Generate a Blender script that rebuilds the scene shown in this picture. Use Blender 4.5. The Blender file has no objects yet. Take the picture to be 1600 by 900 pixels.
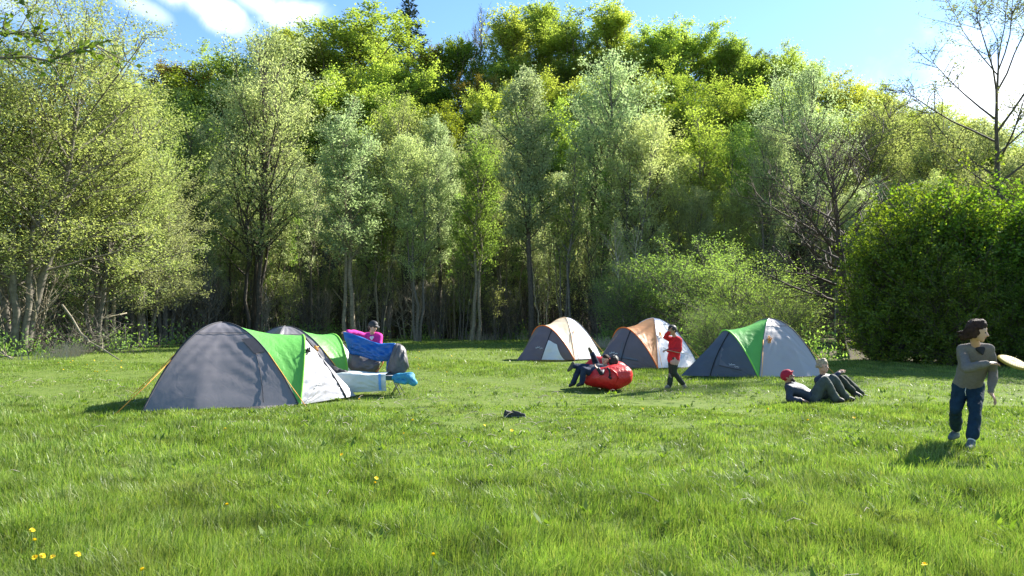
import bpy, bmesh, math, random
import numpy as np
from mathutils import Vector, Matrix, noise as mnoise

scene = bpy.context.scene
COL = scene.collection
R_ = math.radians

# ------------------------------------------------------------------ camera
F_PX = 1150.0
PITCH = math.atan2(47, 1150)
CAM_Z = 1.55
cam_d = bpy.data.cameras.new("camera")
cam = bpy.data.objects.new("camera", cam_d)
COL.objects.link(cam)
cam.location = (0, 0, CAM_Z)
cam.rotation_euler = (math.pi / 2 + PITCH, 0, 0)
cam_d.sensor_width = 36
cam_d.lens = F_PX / 1600 * 36
cam_d.clip_end = 2000
scene.camera = cam

# ------------------------------------------------------------------ light, sky, exposure
SUN_AZ, SUN_EL = R_(53), R_(36)          # azimuth clockwise from the view direction
SUN_DIR = Vector((math.sin(SUN_AZ) * math.cos(SUN_EL), math.cos(SUN_AZ) * math.cos(SUN_EL), math.sin(SUN_EL)))
SUN_STRENGTH, SKY_STRENGTH, EXPOSURE = 5.0, 0.125, 1.75

scene.view_settings.view_transform = 'Standard'
scene.view_settings.look = 'None'
scene.view_settings.gamma = 1
scene.view_settings.exposure = EXPOSURE
scene.cycles.max_bounces = 8
scene.cycles.diffuse_bounces = 4
scene.cycles.transmission_bounces = 4
scene.cycles.glossy_bounces = 2

sun_d = bpy.data.lights.new("sun", 'SUN')
sun_d.energy = SUN_STRENGTH
sun_d.angle = R_(0.5)
sun_d.color = (1.0, 0.95, 0.86)
sun = bpy.data.objects.new("sun", sun_d)
COL.objects.link(sun)
sun.rotation_euler = SUN_DIR.to_track_quat('Z', 'Y').to_euler()


def px_dir(px, py):
    u, v = (px - 800) / F_PX, (450 - py) / F_PX
    cp, sp = math.cos(PITCH), math.sin(PITCH)
    return Vector((u, cp - sp * v, sp + cp * v))


def at(px, py, Y):
    d = px_dir(px, py)
    k = Y / d.y
    return Vector((d.x * k, Y, CAM_Z + d.z * k))


def gnd(px, py):
    d = px_dir(px, py)
    k = -CAM_Z / d.z
    return Vector((d.x * k, d.y * k, 0))


def build_world():
    w = bpy.data.worlds.new("World")
    scene.world = w
    w.use_nodes = True
    nt = w.node_tree
    N, L = nt.nodes, nt.links
    bg = N['Background']
    bg.inputs[1].default_value = SKY_STRENGTH
    sk = N.new('ShaderNodeTexSky')
    sk.sky_type = 'NISHITA'
    sk.sun_disc = False
    sk.sun_elevation = SUN_EL
    sk.sun_rotation = SUN_AZ
    sk.altitude = 400
    sk.air_density = 1.0
    sk.dust_density = 0.2
    sk.ozone_density = 2.6
    tc = N.new('ShaderNodeTexCoord')

    def math_(op, a, b=None, clamp=False):
        n = N.new('ShaderNodeMath')
        n.operation = op
        n.use_clamp = clamp
        for i, x in enumerate((a, b)):
            if x is None:
                continue
            if isinstance(x, (int, float)):
                n.inputs[i].default_value = x
            else:
                L.new(x, n.inputs[i])
        return n.outputs[0]

    def dot(v):
        n = N.new('ShaderNodeVectorMath')
        n.operation = 'DOT_PRODUCT'
        L.new(tc.outputs['Generated'], n.inputs[0])
        n.inputs[1].default_value = v
        return n.outputs['Value']
    nz = N.new('ShaderNodeTexNoise')
    nz.inputs['Scale'].default_value = 9
    nz.inputs['Detail'].default_value = 8
    nz.inputs['Roughness'].default_value = 0.55
    nz.inputs['Distortion'].default_value = 0.4
    L.new(tc.outputs['Generated'], nz.inputs['Vector'])
    nzc = math_('SUBTRACT', nz.outputs['Fac'], 0.5)
    total = None
    # (px, py, half width px, half height px, roll degrees, opacity): clouds as they hang in the sky
    for px, py, hw, hh, roll, op in ((325, 6, 60, 22, 22, 1.0), (450, 22, 48, 15, -10, .6), (395, 0, 40, 18, 30, .6),
                                     (1520, 140, 125, 50, -14, .95), (1690, 110, 150, 80, 0, 1.0),
                                     (230, 15, 30, 10, 20, .3), (-200, -60, 120, 50, 10, .9), (700, -260, 180, 60, 12, .9),
                                     (1150, -420, 260, 90, -8, .9), (60, -420, 220, 80, 20, .9), (2300, 150, 300, 100, 5, .9)):
        c = px_dir(px, py).normalized()
        ax = Vector((c.y, -c.x, 0)).normalized()
        ay = c.cross(ax) * -1
        r = R_(roll)
        a2 = ax * math.cos(r) - ay * math.sin(r)
        b2 = ax * math.sin(r) + ay * math.cos(r)
        u = math_('DIVIDE', dot(a2), hw / F_PX)
        # centre sits at dot = 0 for both axes because they are perpendicular to c
        v = math_('DIVIDE', dot(b2), hh / F_PX)
        rr = math_('SQRT', math_('ADD', math_('MULTIPLY', u, u), math_('MULTIPLY', v, v)))
        rr = math_('ADD', rr, math_('MULTIPLY', nzc, 3.2))
        m = N.new('ShaderNodeMapRange')
        m.interpolation_type = 'SMOOTHSTEP'
        m.inputs['From Min'].default_value = 1.5
        m.inputs['From Max'].default_value = 0.0
        m.inputs['To Max'].default_value = op
        L.new(rr, m.inputs['Value'])
        front = math_('GREATER_THAN', dot(c), 0.3)
        mm = math_('MULTIPLY', m.outputs['Result'], front)
        total = mm if total is None else math_('MAXIMUM', total, mm)
    mix = N.new('ShaderNodeMix')
    mix.data_type = 'RGBA'
    L.new(total, mix.inputs['Factor'])
    hs = N.new('ShaderNodeHueSaturation')
    hs.inputs['Saturation'].default_value = 1.12
    hs.inputs['Value'].default_value = 0.70
    L.new(sk.outputs[0], hs.inputs['Color'])
    L.new(hs.outputs[0], mix.inputs['A'])
    mix.inputs['B'].default_value = (5.6, 5.75, 6.0, 1)
    L.new(mix.outputs['Result'], bg.inputs[0])


build_world()


# ------------------------------------------------------------------ helpers
def link(o, parent=None):
    COL.objects.link(o)
    if parent is not None:
        o.parent = parent
    return o


def tag(o, label=None, cat=None, group=None, kind=None):
    if label:
        o['label'] = label
    if cat:
        o['category'] = cat
    if group:
        o['group'] = group
    if kind:
        o['kind'] = kind
    return o


def thing(name, label, cat, loc=(0, 0, 0), rz=0.0, group=None):
    o = bpy.data.objects.new(name, None)
    o.empty_display_size = 0.2
    o.location = loc
    o.rotation_euler = (0, 0, rz)
    link(o)
    return tag(o, label, cat, group)


def np_mesh(name, V, quads=None, tris=None, mats=(), smooth=False):
    V = np.asarray(V, np.float32).reshape(-1, 3)
    me = bpy.data.meshes.new(name)
    q = np.zeros((0, 4), np.int32) if quads is None else np.asarray(quads, np.int32).reshape(-1, 4)
    t = np.zeros((0, 3), np.int32) if tris is None else np.asarray(tris, np.int32).reshape(-1, 3)
    me.vertices.add(len(V))
    me.vertices.foreach_set('co', V.ravel())
    me.loops.add(q.size + t.size)
    me.loops.foreach_set('vertex_index', np.concatenate([q.ravel(), t.ravel()]))
    me.polygons.add(len(q) + len(t))
    me.polygons.foreach_set('loop_start', np.concatenate([np.arange(len(q)) * 4, q.size + np.arange(len(t)) * 3]).astype(np.int32))
    if smooth:
        me.polygons.foreach_set('use_smooth', np.ones(len(q) + len(t), bool))
    me.update(calc_edges=True)
    for m in mats:
        me.materials.append(m)
    return me


def obj(name, me, parent=None, mat=None):
    o = bpy.data.objects.new(name, me)
    if mat is not None:
        me.materials.append(mat)
    return link(o, parent)


class Geo:
    """collects quads and triangles"""
    def __init__(s):
        s.V, s.Q, s.T, s.n = [], [], [], 0

    def add(s, V, Q=None, T=None):
        V = np.asarray(V, float).reshape(-1, 3)
        if Q is not None:
            s.Q.append(np.asarray(Q).reshape(-1, 4) + s.n)
        if T is not None:
            s.T.append(np.asarray(T).reshape(-1, 3) + s.n)
        s.V.append(V)
        s.n += len(V)

    def tube(s, pts, rad, sides=5, cap=False):
        pts = np.asarray(pts, float)
        n = len(pts)
        rad = np.broadcast_to(np.asarray(rad, float), (n,))
        tan = np.gradient(pts, axis=0)
        tan /= np.linalg.norm(tan, axis=1)[:, None] + 1e-9
        ref = np.array([0., 0, 1]) if abs(tan[:, 2].mean()) < .8 else np.array([1., 0, 0])
        u = np.cross(tan, ref)
        u /= np.linalg.norm(u, axis=1)[:, None] + 1e-9
        v = np.cross(tan, u)
        a = np.arange(sides) * 2 * np.pi / sides
        ring = pts[:, None] + rad[:, None, None] * (np.cos(a)[None, :, None] * u[:, None] + np.sin(a)[None, :, None] * v[:, None])
        i = np.arange(n - 1)[:, None] * sides
        k = np.arange(sides)[None]
        k2 = (k + 1) % sides
        Q = np.stack([i + k, i + k2, i + sides + k2, i + sides + k], -1).reshape(-1, 4)
        V = ring.reshape(-1, 3)
        if cap:
            V = np.concatenate([V, pts[:1], pts[-1:]])
            kk = np.arange(sides)
            T = np.concatenate([np.stack([(kk + 1) % sides, kk, np.full(sides, n * sides)], -1),
                                np.stack([(n - 1) * sides + kk, (n - 1) * sides + (kk + 1) % sides, np.full(sides, n * sides + 1)], -1)])
            s.add(V, Q, T)
        else:
            s.add(V, Q)

    def leaves(s, C, D, Nn, L, W):
        S = np.cross(D, Nn)
        S /= np.linalg.norm(S, axis=1)[:, None] + 1e-9
        L = np.broadcast_to(L, (len(C),))[:, None]
        W = np.broadcast_to(W, (len(C),))[:, None]
        V = np.stack([C, C + D * L * .45 + S * W * .5, C + D * L, C + D * L * .45 - S * W * .5], 1).reshape(-1, 3)
        s.add(V, np.arange(len(C) * 4).reshape(-1, 4))

    def mesh(s, name, mat=None, smooth=False):
        V = np.concatenate(s.V) if s.V else np.zeros((0, 3))
        Q = np.concatenate(s.Q) if s.Q else None
        T = np.concatenate(s.T) if s.T else None
        return np_mesh(name, V, Q, T, [mat] if mat else [], smooth)


def unit(v):
    v = np.asarray(v, float)
    return v / (np.linalg.norm(v, axis=-1, keepdims=True) + 1e-9)


# ------------------------------------------------------------------ materials
def new_mat(name):
    m = bpy.data.materials.new(name)
    m.use_nodes = True
    nt = m.node_tree
    for n in list(nt.nodes):
        if n.type != 'OUTPUT_MATERIAL':
            nt.nodes.remove(n)
    return m, nt, nt.nodes['Material Output']


def c4(c):
    return (c[0], c[1], c[2], 1)


def leaf_mat(name, c1, c2, trans=0.45, tcol=None, gloss=0.015, bright=1.0):
    m, nt, out = new_mat(name)
    N, L = nt.nodes, nt.links
    geo = N.new('ShaderNodeNewGeometry')
    oi = N.new('ShaderNodeObjectInfo')
    ramp = N.new('ShaderNodeMix')
    ramp.data_type = 'RGBA'
    ramp.inputs['A'].default_value = c4(c1)
    ramp.inputs['B'].default_value = c4(c2)
    L.new(geo.outputs['Random Per Island'], ramp.inputs['Factor'])
    hs = N.new('ShaderNodeHueSaturation')
    mr = N.new('ShaderNodeMapRange')
    mr.inputs['To Min'].default_value = 0.82 * bright
    mr.inputs['To Max'].default_value = 1.2 * bright
    L.new(oi.outputs['Random'], mr.inputs['Value'])
    mh = N.new('ShaderNodeMapRange')
    mh.inputs['To Min'].default_value = 0.485
    mh.inputs['To Max'].default_value = 0.515
    mul = N.new('ShaderNodeMath')
    mul.operation = 'FRACT'
    m7 = N.new('ShaderNodeMath')
    m7.operation = 'MULTIPLY'
    m7.inputs[1].default_value = 7.31
    L.new(oi.outputs['Random'], m7.inputs[0])
    L.new(m7.outputs[0], mul.inputs[0])
    L.new(mul.outputs[0], mh.inputs['Value'])
    L.new(mh.outputs[0], hs.inputs['Hue'])
    L.new(mr.outputs[0], hs.inputs['Value'])
    L.new(ramp.outputs['Result'], hs.inputs['Color'])
    df = N.new('ShaderNodeBsdfDiffuse')
    L.new(hs.outputs[0], df.inputs['Color'])
    tr = N.new('ShaderNodeBsdfTranslucent')
    tint = N.new('ShaderNodeMix')
    tint.data_type = 'RGBA'
    tint.blend_type = 'MULTIPLY'
    tint.inputs['Factor'].default_value = 1
    tint.inputs['B'].default_value = c4(tcol or (1.35, 1.3, 0.6))
    L.new(hs.outputs[0], tint.inputs['A'])
    L.new(tint.outputs['Result'], tr.inputs['Color'])
    mx = N.new('ShaderNodeMixShader')
    mx.inputs[0].default_value = trans
    L.new(df.outputs[0], mx.inputs[1])
    L.new(tr.outputs[0], mx.inputs[2])
    gl = N.new('ShaderNodeBsdfGlossy')
    gl.inputs['Roughness'].default_value = 0.6
    gl.inputs['Color'].default_value = (1, 1, 1, 1)
    m2 = N.new('ShaderNodeMixShader')
    m2.inputs[0].default_value = gloss
    L.new(mx.outputs[0], m2.inputs[1])
    L.new(gl.outputs[0], m2.inputs[2])
    L.new(m2.outputs[0], out.inputs[0])
    return m


def solid_mat(name, col, rough=0.6, var=0.15, scale=6.0, bump=0.0, bscale=30.0, trans=0.0, spec=0.4, tcol=None, metal=0.0, col2=None, coords='Object'):
    """principled with noise-mixed colour, optional fabric translucency and wrinkle bump"""
    m, nt, out = new_mat(name)
    N, L = nt.nodes, nt.links
    tc = N.new('ShaderNodeTexCoord')
    nz = N.new('ShaderNodeTexNoise')
    nz.inputs['Scale'].default_value = scale
    nz.inputs['Detail'].default_value = 6
    L.new(tc.outputs[coords], nz.inputs['Vector'])
    mix = N.new('ShaderNodeMix')
    mix.data_type = 'RGBA'
    a = [x * (1 - var) for x in col]
    b = col2 if col2 else [min(1, x * (1 + var)) for x in col]
    mix.inputs['A'].default_value = c4(a)
    mix.inputs['B'].default_value = c4(b)
    mr = N.new('ShaderNodeMapRange')
    mr.inputs['From Min'].default_value = .3
    mr.inputs['From Max'].default_value = .7
    L.new(nz.outputs['Fac'], mr.inputs['Value'])
    L.new(mr.outputs[0], mix.inputs['Factor'])
    p = N.new('ShaderNodeBsdfPrincipled')
    p.inputs['Roughness'].default_value = rough
    p.inputs['Specular IOR Level'].default_value = spec
    p.inputs['Metallic'].default_value = metal
    L.new(mix.outputs['Result'], p.inputs['Base Color'])
    if bump:
        n2 = N.new('ShaderNodeTexNoise')
        n2.inputs['Scale'].default_value = bscale
        n2.inputs['Detail'].default_value = 4
        n2.inputs['Distortion'].default_value = 1.2
        L.new(tc.outputs[coords], n2.inputs['Vector'])
        bp = N.new('ShaderNodeBump')
        bp.inputs['Strength'].default_value = bump
        bp.inputs['Distance'].default_value = 0.02
        L.new(n2.outputs['Fac'], bp.inputs['Height'])
        L.new(bp.outputs[0], p.inputs['Normal'])
    last = p.outputs[0]
    if trans:
        t = N.new('ShaderNodeBsdfTranslucent')
        t.inputs['Color'].default_value = c4(tcol or col)
        mx = N.new('ShaderNodeMixShader')
        mx.inputs[0].default_value = trans
        L.new(last, mx.inputs[1])
        L.new(t.outputs[0], mx.inputs[2])
        last = mx.outputs[0]
    L.new(last, out.inputs[0])
    return m


M = {}
M['bark_dark'] = solid_mat('bark dark', (0.075, 0.062, 0.045), .9, .4, 9, .8, 22)
M['bark_pale'] = solid_mat('bark pale', (0.22, 0.19, 0.13), .9, .4, 7, .8, 22)
M['bark_grey'] = solid_mat('bark grey', (0.13, 0.115, 0.09), .9, .4, 7, .8, 22)
M['dead_wood'] = solid_mat('dead wood', (0.34, 0.30, 0.22), .9, .3, 9, .5, 30)
M['leaf_willow'] = leaf_mat('leaf willow', (0.30, 0.36, 0.125), (0.42, 0.46, 0.23), .6, (1.06, 1.08, .82))
M['leaf_silver'] = leaf_mat('leaf silver', (0.30, 0.385, 0.17), (0.43, 0.49, 0.26), .6, (1.04, 1.08, .9))
M['leaf_yellowish'] = leaf_mat('leaf yellowish', (0.31, 0.375, 0.115), (0.42, 0.46, 0.19), .6, (1.05, 1.08, .72))
M['leaf_pale_beech'] = leaf_mat('leaf pale beech', (0.30, 0.37, 0.075), (0.42, 0.46, 0.12), .6, (1.1, 1.1, .5))
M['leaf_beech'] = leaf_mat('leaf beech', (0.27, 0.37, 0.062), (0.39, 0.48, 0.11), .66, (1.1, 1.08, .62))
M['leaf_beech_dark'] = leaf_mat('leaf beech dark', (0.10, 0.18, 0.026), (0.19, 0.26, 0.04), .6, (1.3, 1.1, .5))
M['leaf_bronze'] = leaf_mat('leaf bronze', (0.17, 0.17, 0.035), (0.26, 0.23, 0.05), .45, (1.3, 1.0, .5))
M['leaf_bush'] = leaf_mat('leaf bush', (0.075, 0.145, 0.018), (0.17, 0.27, 0.032), .55, (1.6, 1.5, .5), .02)
M['leaf_shrub'] = leaf_mat('leaf shrub', (0.17, 0.29, 0.07), (0.26, 0.37, 0.11), .6, (1.2, 1.2, .6))
M['leaf_spruce'] = leaf_mat('needle spruce', (0.022, 0.042, 0.020), (0.04, 0.065, 0.028), .15)
M['leaf_sparse'] = leaf_mat('leaf sparse', (0.15, 0.18, 0.075), (0.24, 0.26, 0.12), .45)
M['leaf_near'] = leaf_mat('leaf near', (0.10, 0.17, 0.025), (0.16, 0.23, 0.04), .5, (1.3, 1.3, .5))


# ------------------------------------------------------------------ terrain
RIDGE = [(-140, 8), (-90, 12), (-70, 15), (-53, 19), (-46, 22), (-36, 25), (-25, 28.5), (-15, 29), (-9, 25.5), (-3, 28), (5, 31), (15, 31.5), (25, 31.5), (36, 29.5), (46, 25), (56, 18), (66, 12), (76, 8), (100, 4), (150, 2)]


def hill_z(x, y):
    r = np.interp(x, [a for a, _ in RIDGE], [b for _, b in RIDGE])
    t = np.clip((np.asarray(y, float) - 60) / 46, 0, 1)
    up = r * (t ** 0.9 * (1.12 - .12 * t))
    back = np.clip((np.asarray(y, float) - 106) / 200, 0, 1)
    return up * (1 - .35 * back)


EDGE = [(-60, 26), (-24, 28), (-20, 29.5), (-19, 36), (-16.5, 46), (-12, 52.5), (0, 53), (3.5, 48), (5.5, 40), (8, 32), (10, 28), (14, 25), (20, 24.5), (60, 24)]


def edge_y(x):
    return np.interp(x, [a for a, _ in EDGE], [b for _, b in EDGE])


def wob(x, y):
    return .035 * np.sin(x * .9 + 1.3 * np.sin(y * .37)) * np.cos(y * .6 + .5) + .02 * np.sin(x * 2.3 + y * 1.7)


def ground_mesh():
    xs = np.concatenate([np.linspace(-260, -40, 23), np.linspace(-38, 38, 96), np.linspace(40, 260, 23)])
    ys = np.concatenate([np.linspace(-60, -2, 12), np.linspace(0, 60, 90)])
    X, Y = np.meshgrid(xs, ys)
    Z = wob(X, Y) * np.clip((60 - Y) / 4, 0, 1)
    return X, Y, Z


def grid_quads(nr, nc):
    i = np.arange(nr - 1)[:, None] * nc + np.arange(nc - 1)[None]
    return np.stack([i, i + 1, i + nc + 1, i + nc], -1).reshape(-1, 4)


def ground_mat():
    m, nt, out = new_mat('meadow soil and turf')
    N, L = nt.nodes, nt.links
    tc = N.new('ShaderNodeTexCoord')
    at_ = N.new('ShaderNodeAttribute')
    at_.attribute_name = 'litter'
    n1 = N.new('ShaderNodeTexNoise')
    n1.inputs['Scale'].default_value = 3.5
    n1.inputs['Detail'].default_value = 12
    n1.inputs['Roughness'].default_value = .82
    L.new(tc.outputs['Object'], n1.inputs['Vector'])
    cr = N.new('ShaderNodeValToRGB')
    e = cr.color_ramp.elements
    e[0].position, e[0].color = .32, (0.055, 0.105, 0.016, 1)
    e[1].position, e[1].color = .68, (0.155, 0.19, 0.045, 1)
    L.new(n1.outputs['Fac'], cr.inputs['Fac'])
    n2 = N.new('ShaderNodeTexNoise')
    n2.inputs['Scale'].default_value = 3
    n2.inputs['Detail'].default_value = 8
    L.new(tc.outputs['Object'], n2.inputs['Vector'])
    c2 = N.new('ShaderNodeValToRGB')
    e = c2.color_ramp.elements
    e[0].position, e[0].color = .35, (0.035, 0.030, 0.016, 1)
    e[1].position, e[1].color = .7, (0.10, 0.085, 0.045, 1)
    L.new(n2.outputs['Fac'], c2.inputs['Fac'])
    mx = N.new('ShaderNodeMix')
    mx.data_type = 'RGBA'
    L.new(at_.outputs['Fac'], mx.inputs['Factor'])
    L.new(cr.outputs[0], mx.inputs['A'])
    L.new(c2.outputs[0], mx.inputs['B'])
    p = N.new('ShaderNodeBsdfPrincipled')
    p.inputs['Roughness'].default_value = .95
    p.inputs['Specular IOR Level'].default_value = .1
    L.new(mx.outputs['Result'], p.inputs['Base Color'])
    bp = N.new('ShaderNodeBump')
    bp.inputs['Strength'].default_value = .6
    bp.inputs['Distance'].default_value = .05
    L.new(n2.outputs['Fac'], bp.inputs['Height'])
    L.new(bp.outputs[0], p.inputs['Normal'])
    L.new(p.outputs[0], out.inputs[0])
    return m


M['ground'] = ground_mat()


def add_litter(me, vals):
    a = me.attributes.new('litter', 'FLOAT', 'POINT')
    a.data.foreach_set('value', np.asarray(vals, np.float32).ravel())


X, Y, Z = ground_mesh()
me = np_mesh('meadow', np.stack([X, Y, Z], -1), grid_quads(*X.shape), None, [M['ground']], True)
add_litter(me, np.clip((Y - edge_y(X)) / 3 + .3, 0, 1))
tag(obj('meadow', me), kind='structure')
xs = np.linspace(-260, 260, 131)
ys = np.concatenate([np.linspace(60, 110, 26), np.linspace(115, 480, 30)])
X, Y = np.meshgrid(xs, ys)
Z = hill_z(X, Y) + np.clip((Y - 60) / 8, 0, 1) * (np.sin(X * .31 + Y * .2) * .6)
me = np_mesh('hill', np.stack([X, Y, Z], -1), grid_quads(*X.shape), None, [M['ground']], True)
add_litter(me, np.ones(X.size))
tag(obj('hill', me), kind='structure')


# ------------------------------------------------------------------ tree generator
def rot_about(v, axis, ang):
    axis = unit(axis)
    return v * math.cos(ang) + np.cross(axis, v) * math.sin(ang) + axis * np.dot(axis, v) * (1 - math.cos(ang))


def env_f(kind, t):
    if kind == 'oblong':
        return max(0.05, math.sin(math.pi * min(1, .16 + .82 * t)) ** .75)
    if kind == 'dome':
        return max(.08, math.sqrt(max(0, 1 - ((t - .38) / .64) ** 2)))
    if kind == 'cone':
        return max(.03, (1 - t) ** .8)
    if kind == 'flame':
        return max(.05, math.sin(math.pi * min(1, .30 + .69 * t)) ** .9)
    return 1.0


def gen_tree(seed, H, R, env='oblong', stems=1, spread=.0, r0=.16, cb=.22, nprim=28, ang=(62, 22), upturn=.35,
             nsec=6, sec=.42, ntw=3, twl=.45, leaves=18000, leaf=(.16, .065), clump=.22, up=.25, wander=.02, tri=3,
             twig_tubes=True, lean=(0, 0), leaf_from=.15, droop=0.0, prim_r=.35, knots=0):
    rng = np.random.default_rng(seed)
    wood, crown = Geo(), Geo()
    segs, wts = [], []
    for st in range(stems):
        hs = H * (1 if st == 0 else rng.uniform(.72, .98))
        az = rng.uniform(0, 6.28) + st * 2.4
        base = np.array([math.cos(az), math.sin(az), 0]) * (0 if stems == 1 else rng.uniform(.1, .35))
        n = 12
        t = np.linspace(0, 1, n)
        out = np.array([math.cos(az), math.sin(az), 0]) * spread * hs
        wx = np.cumsum(rng.normal(0, wander, (n, 2)), 0) * hs * .35
        pts = base + np.outer(t, [0, 0, hs]) + np.outer(t ** 1.15, out) + np.outer(t ** 1.4, [lean[0] * hs, lean[1] * hs, 0])
        pts[:, :2] += wx - wx[0]
        rs = r0 * (1 if st == 0 else rng.uniform(.6, .9))
        rad = rs * (1 - t) ** .85 + .012
        rad[0] *= 1.35
        wood.tube(pts, rad, 7)
        npm = max(4, int(nprim / max(1, stems ** .75)))
        ga = rng.uniform(0, 6.28)
        for k in range(npm):
            u = (k + rng.uniform(0, 1)) / npm
            tt = cb + (1 - cb) * u * .985
            p = np.array([np.interp(tt, t, pts[:, j]) for j in range(3)])
            ga += 2.39996 + rng.normal(0, .35)
            a = R_(ang[0] + (ang[1] - ang[0]) * u + rng.normal(0, 7))
            Lp = R * env_f(env, u) * rng.uniform(.72, 1.15) / max(.5, math.sin(a)) * .9
            d = np.array([math.cos(ga) * math.sin(a), math.sin(ga) * math.sin(a), math.cos(a)])
            m = 6
            q = [p]
            dd = d.copy()
            for j in range(m - 1):
                dd = unit(dd + np.array([0, 0, upturn * .22 - droop * .25 * j / m]) + rng.normal(0, .07, 3))
                q.append(q[-1] + dd * Lp / (m - 1))
            q = np.array(q)
            r1 = min(.8 * np.interp(tt, t, rad), .012 + Lp * .013 * (prim_r / .35))
            wood.tube(q, r1 * (1 - np.linspace(0, 1, m)) ** .9 + .006, 4)
            segs.append((q[-2], q[-1])); wts.append(Lp * .2)
            ns = max(2, int(nsec * (.5 + .5 * Lp / R)))
            for s_ in range(ns):
                sp = rng.uniform(leaf_from, 1)
                i = min(m - 2, int(sp * (m - 1)))
                f = sp * (m - 1) - i
                o = q[i] * (1 - f) + q[i + 1] * f
                bd = unit(q[i + 1] - q[i])
                perp = unit(np.cross(bd, rng.normal(0, 1, 3)))
                sd = unit(bd * .75 + perp * rng.uniform(.5, 1.0) + np.array([0, 0, upturn * .35 - droop * .4]))
                Ls = sec * Lp * (1.1 - .6 * sp) * rng.uniform(.6, 1.2)
                mid = o + sd * Ls * .5 + rng.normal(0, .04 * Ls, 3)
                sd2 = unit(sd + rng.normal(0, .2, 3) + np.array([0, 0, upturn * .3 - droop * .5]))
                e = mid + sd2 * Ls * .5
                if twig_tubes:
                    wood.tube([o, mid, e], [r1 * .45 * (1 - sp * .5) + .003, r1 * .3 + .003, .004], tri)
                segs.append((o, mid)); wts.append(Ls * .5)
                segs.append((mid, e)); wts.append(Ls * .8)
                for w_ in range(ntw):
                    g = rng.uniform(.2, 1)
                    o2 = o * (1 - g) + e * g
                    td = unit(sd2 + rng.normal(0, .6, 3) + np.array([0, 0, upturn * .3 - droop * .8]))
                    e2 = o2 + td * Ls * twl * rng.uniform(.6, 1.2)
                    if twig_tubes == 2:
                        wood.tube([o2, (o2 + e2) / 2 + rng.normal(0, .02, 3), e2], [.008, .006, .003], 3)
                    segs.append((o2, e2)); wts.append(Ls * twl)
    if leaves:
        A = np.array([s[0] for s in segs]); B = np.array([s[1] for s in segs])
        w = np.array(wts) * rng.lognormal(0, .5, len(wts))
        idx = rng.choice(len(A), leaves, p=w / w.sum())
        f = rng.uniform(0, 1.05, leaves)[:, None]
        if knots:
            f = rng.integers(1, knots + 1, leaves)[:, None] / knots
        C = A[idx] * (1 - f) + B[idx] * f + rng.normal(0, clump, (leaves, 3)) * rng.uniform(.3, 1, (leaves, 1))
        bd = unit(B[idx] - A[idx])
        D = unit(bd * .7 + rng.normal(0, .6, (leaves, 3)) + np.array([0, 0, -.1 - droop * .5]))
        Nn = unit(rng.normal(0, .6, (leaves, 3)) + np.array([0, 0, up * 2]))
        sz = rng.uniform(.65, 1.25, leaves)
        crown.leaves(C, D, Nn, leaf[0] * sz, leaf[1] * sz)
    top = np.percentile(crown.V[0][:, 2], 99.9) if leaves else np.percentile(np.concatenate(wood.V)[:, 2], 99.9)
    return wood.mesh('trunk', smooth=True), (crown.mesh('crown') if leaves else None), (H, float(top))


PROTO = {}


def proto(key, bark, foliage, **kw):
    w, c, H = gen_tree(**kw)
    w.materials.append(M[bark])
    if c:
        c.materials.append(M[foliage])
    PROTO[key] = (w, c, H)


proto('willow1', 'bark_grey', 'leaf_willow', seed=1, H=18, R=2.6, stems=4, spread=.05, r0=.13, cb=.32, nprim=60, ang=(55, 20), leaves=26000, leaf=(.17, .07), clump=.3)
proto('willow2', 'bark_dark', 'leaf_willow', seed=2, H=18, R=2.5, env='flame', stems=1, r0=.19, cb=.32, nprim=46, ang=(58, 24), nsec=8, leaves=23000, leaf=(.17, .07), clump=.28)
proto('willow3', 'bark_grey', 'leaf_willow', seed=3, H=16, R=2.4, stems=3, spread=.07, r0=.12, cb=.30, nprim=46, ang=(60, 22), nsec=7, leaves=23000, leaf=(.16, .065), clump=.26)
proto('willow4', 'bark_pale', 'leaf_willow', seed=4, H=17, R=2.0, env='flame', stems=2, spread=.04, r0=.13, cb=.3, nprim=44, ang=(48, 20), leaves=18000, leaf=(.16, .065), clump=.25)
proto('willow5', 'bark_dark', 'leaf_willow', seed=5, H=20, R=3.8, env='flame', stems=4, spread=.06, r0=.15, cb=.26, nprim=80, ang=(50, 18), leaves=36000, leaf=(.17, .07), clump=.32)
proto('beech1', 'bark_grey', 'leaf_beech', seed=11, H=18, R=6.2, env='dome', r0=.3, cb=.12, nprim=46, ang=(80, 22), upturn=.3, nsec=10, sec=.45, ntw=3, leaves=34000, leaf=(.27, .17), clump=.36, up=.5, twig_tubes=True)
proto('beech2', 'bark_grey', 'leaf_beech', seed=12, H=19, R=5.2, env='dome', r0=.28, cb=.12, nprim=44, ang=(75, 18), upturn=.5, nsec=10, sec=.42, ntw=3, leaves=32000, leaf=(.26, .165), clump=.34, up=.45)
proto('beech3', 'bark_dark', 'leaf_beech', seed=13, H=17, R=6.8, env='dome', r0=.3, cb=.1, nprim=48, ang=(85, 28), upturn=.25, nsec=10, sec=.45, ntw=3, leaves=36000, leaf=(.27, .17), clump=.38, up=.55)
proto('spruce', 'bark_dark', 'leaf_spruce', seed=21, H=17, R=3.0, env='cone', r0=.22, cb=.06, nprim=110, ang=(100, 60), upturn=.2, nsec=5, sec=.3, ntw=2, leaves=9000, leaf=(.35, .10), clump=.16, up=.3, wander=.004)
proto('bare_tall', 'bark_grey', None, seed=22, H=19, R=3.2, env='flame', r0=.2, cb=.3, nprim=34, ang=(45, 16), upturn=.5, nsec=7, sec=.5, ntw=3, twig_tubes=2, leaves=0)
M['bark_brown'] = solid_mat('bark brown', (0.075, 0.058, 0.042), .9, .35, 9, .6, 22)
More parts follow.
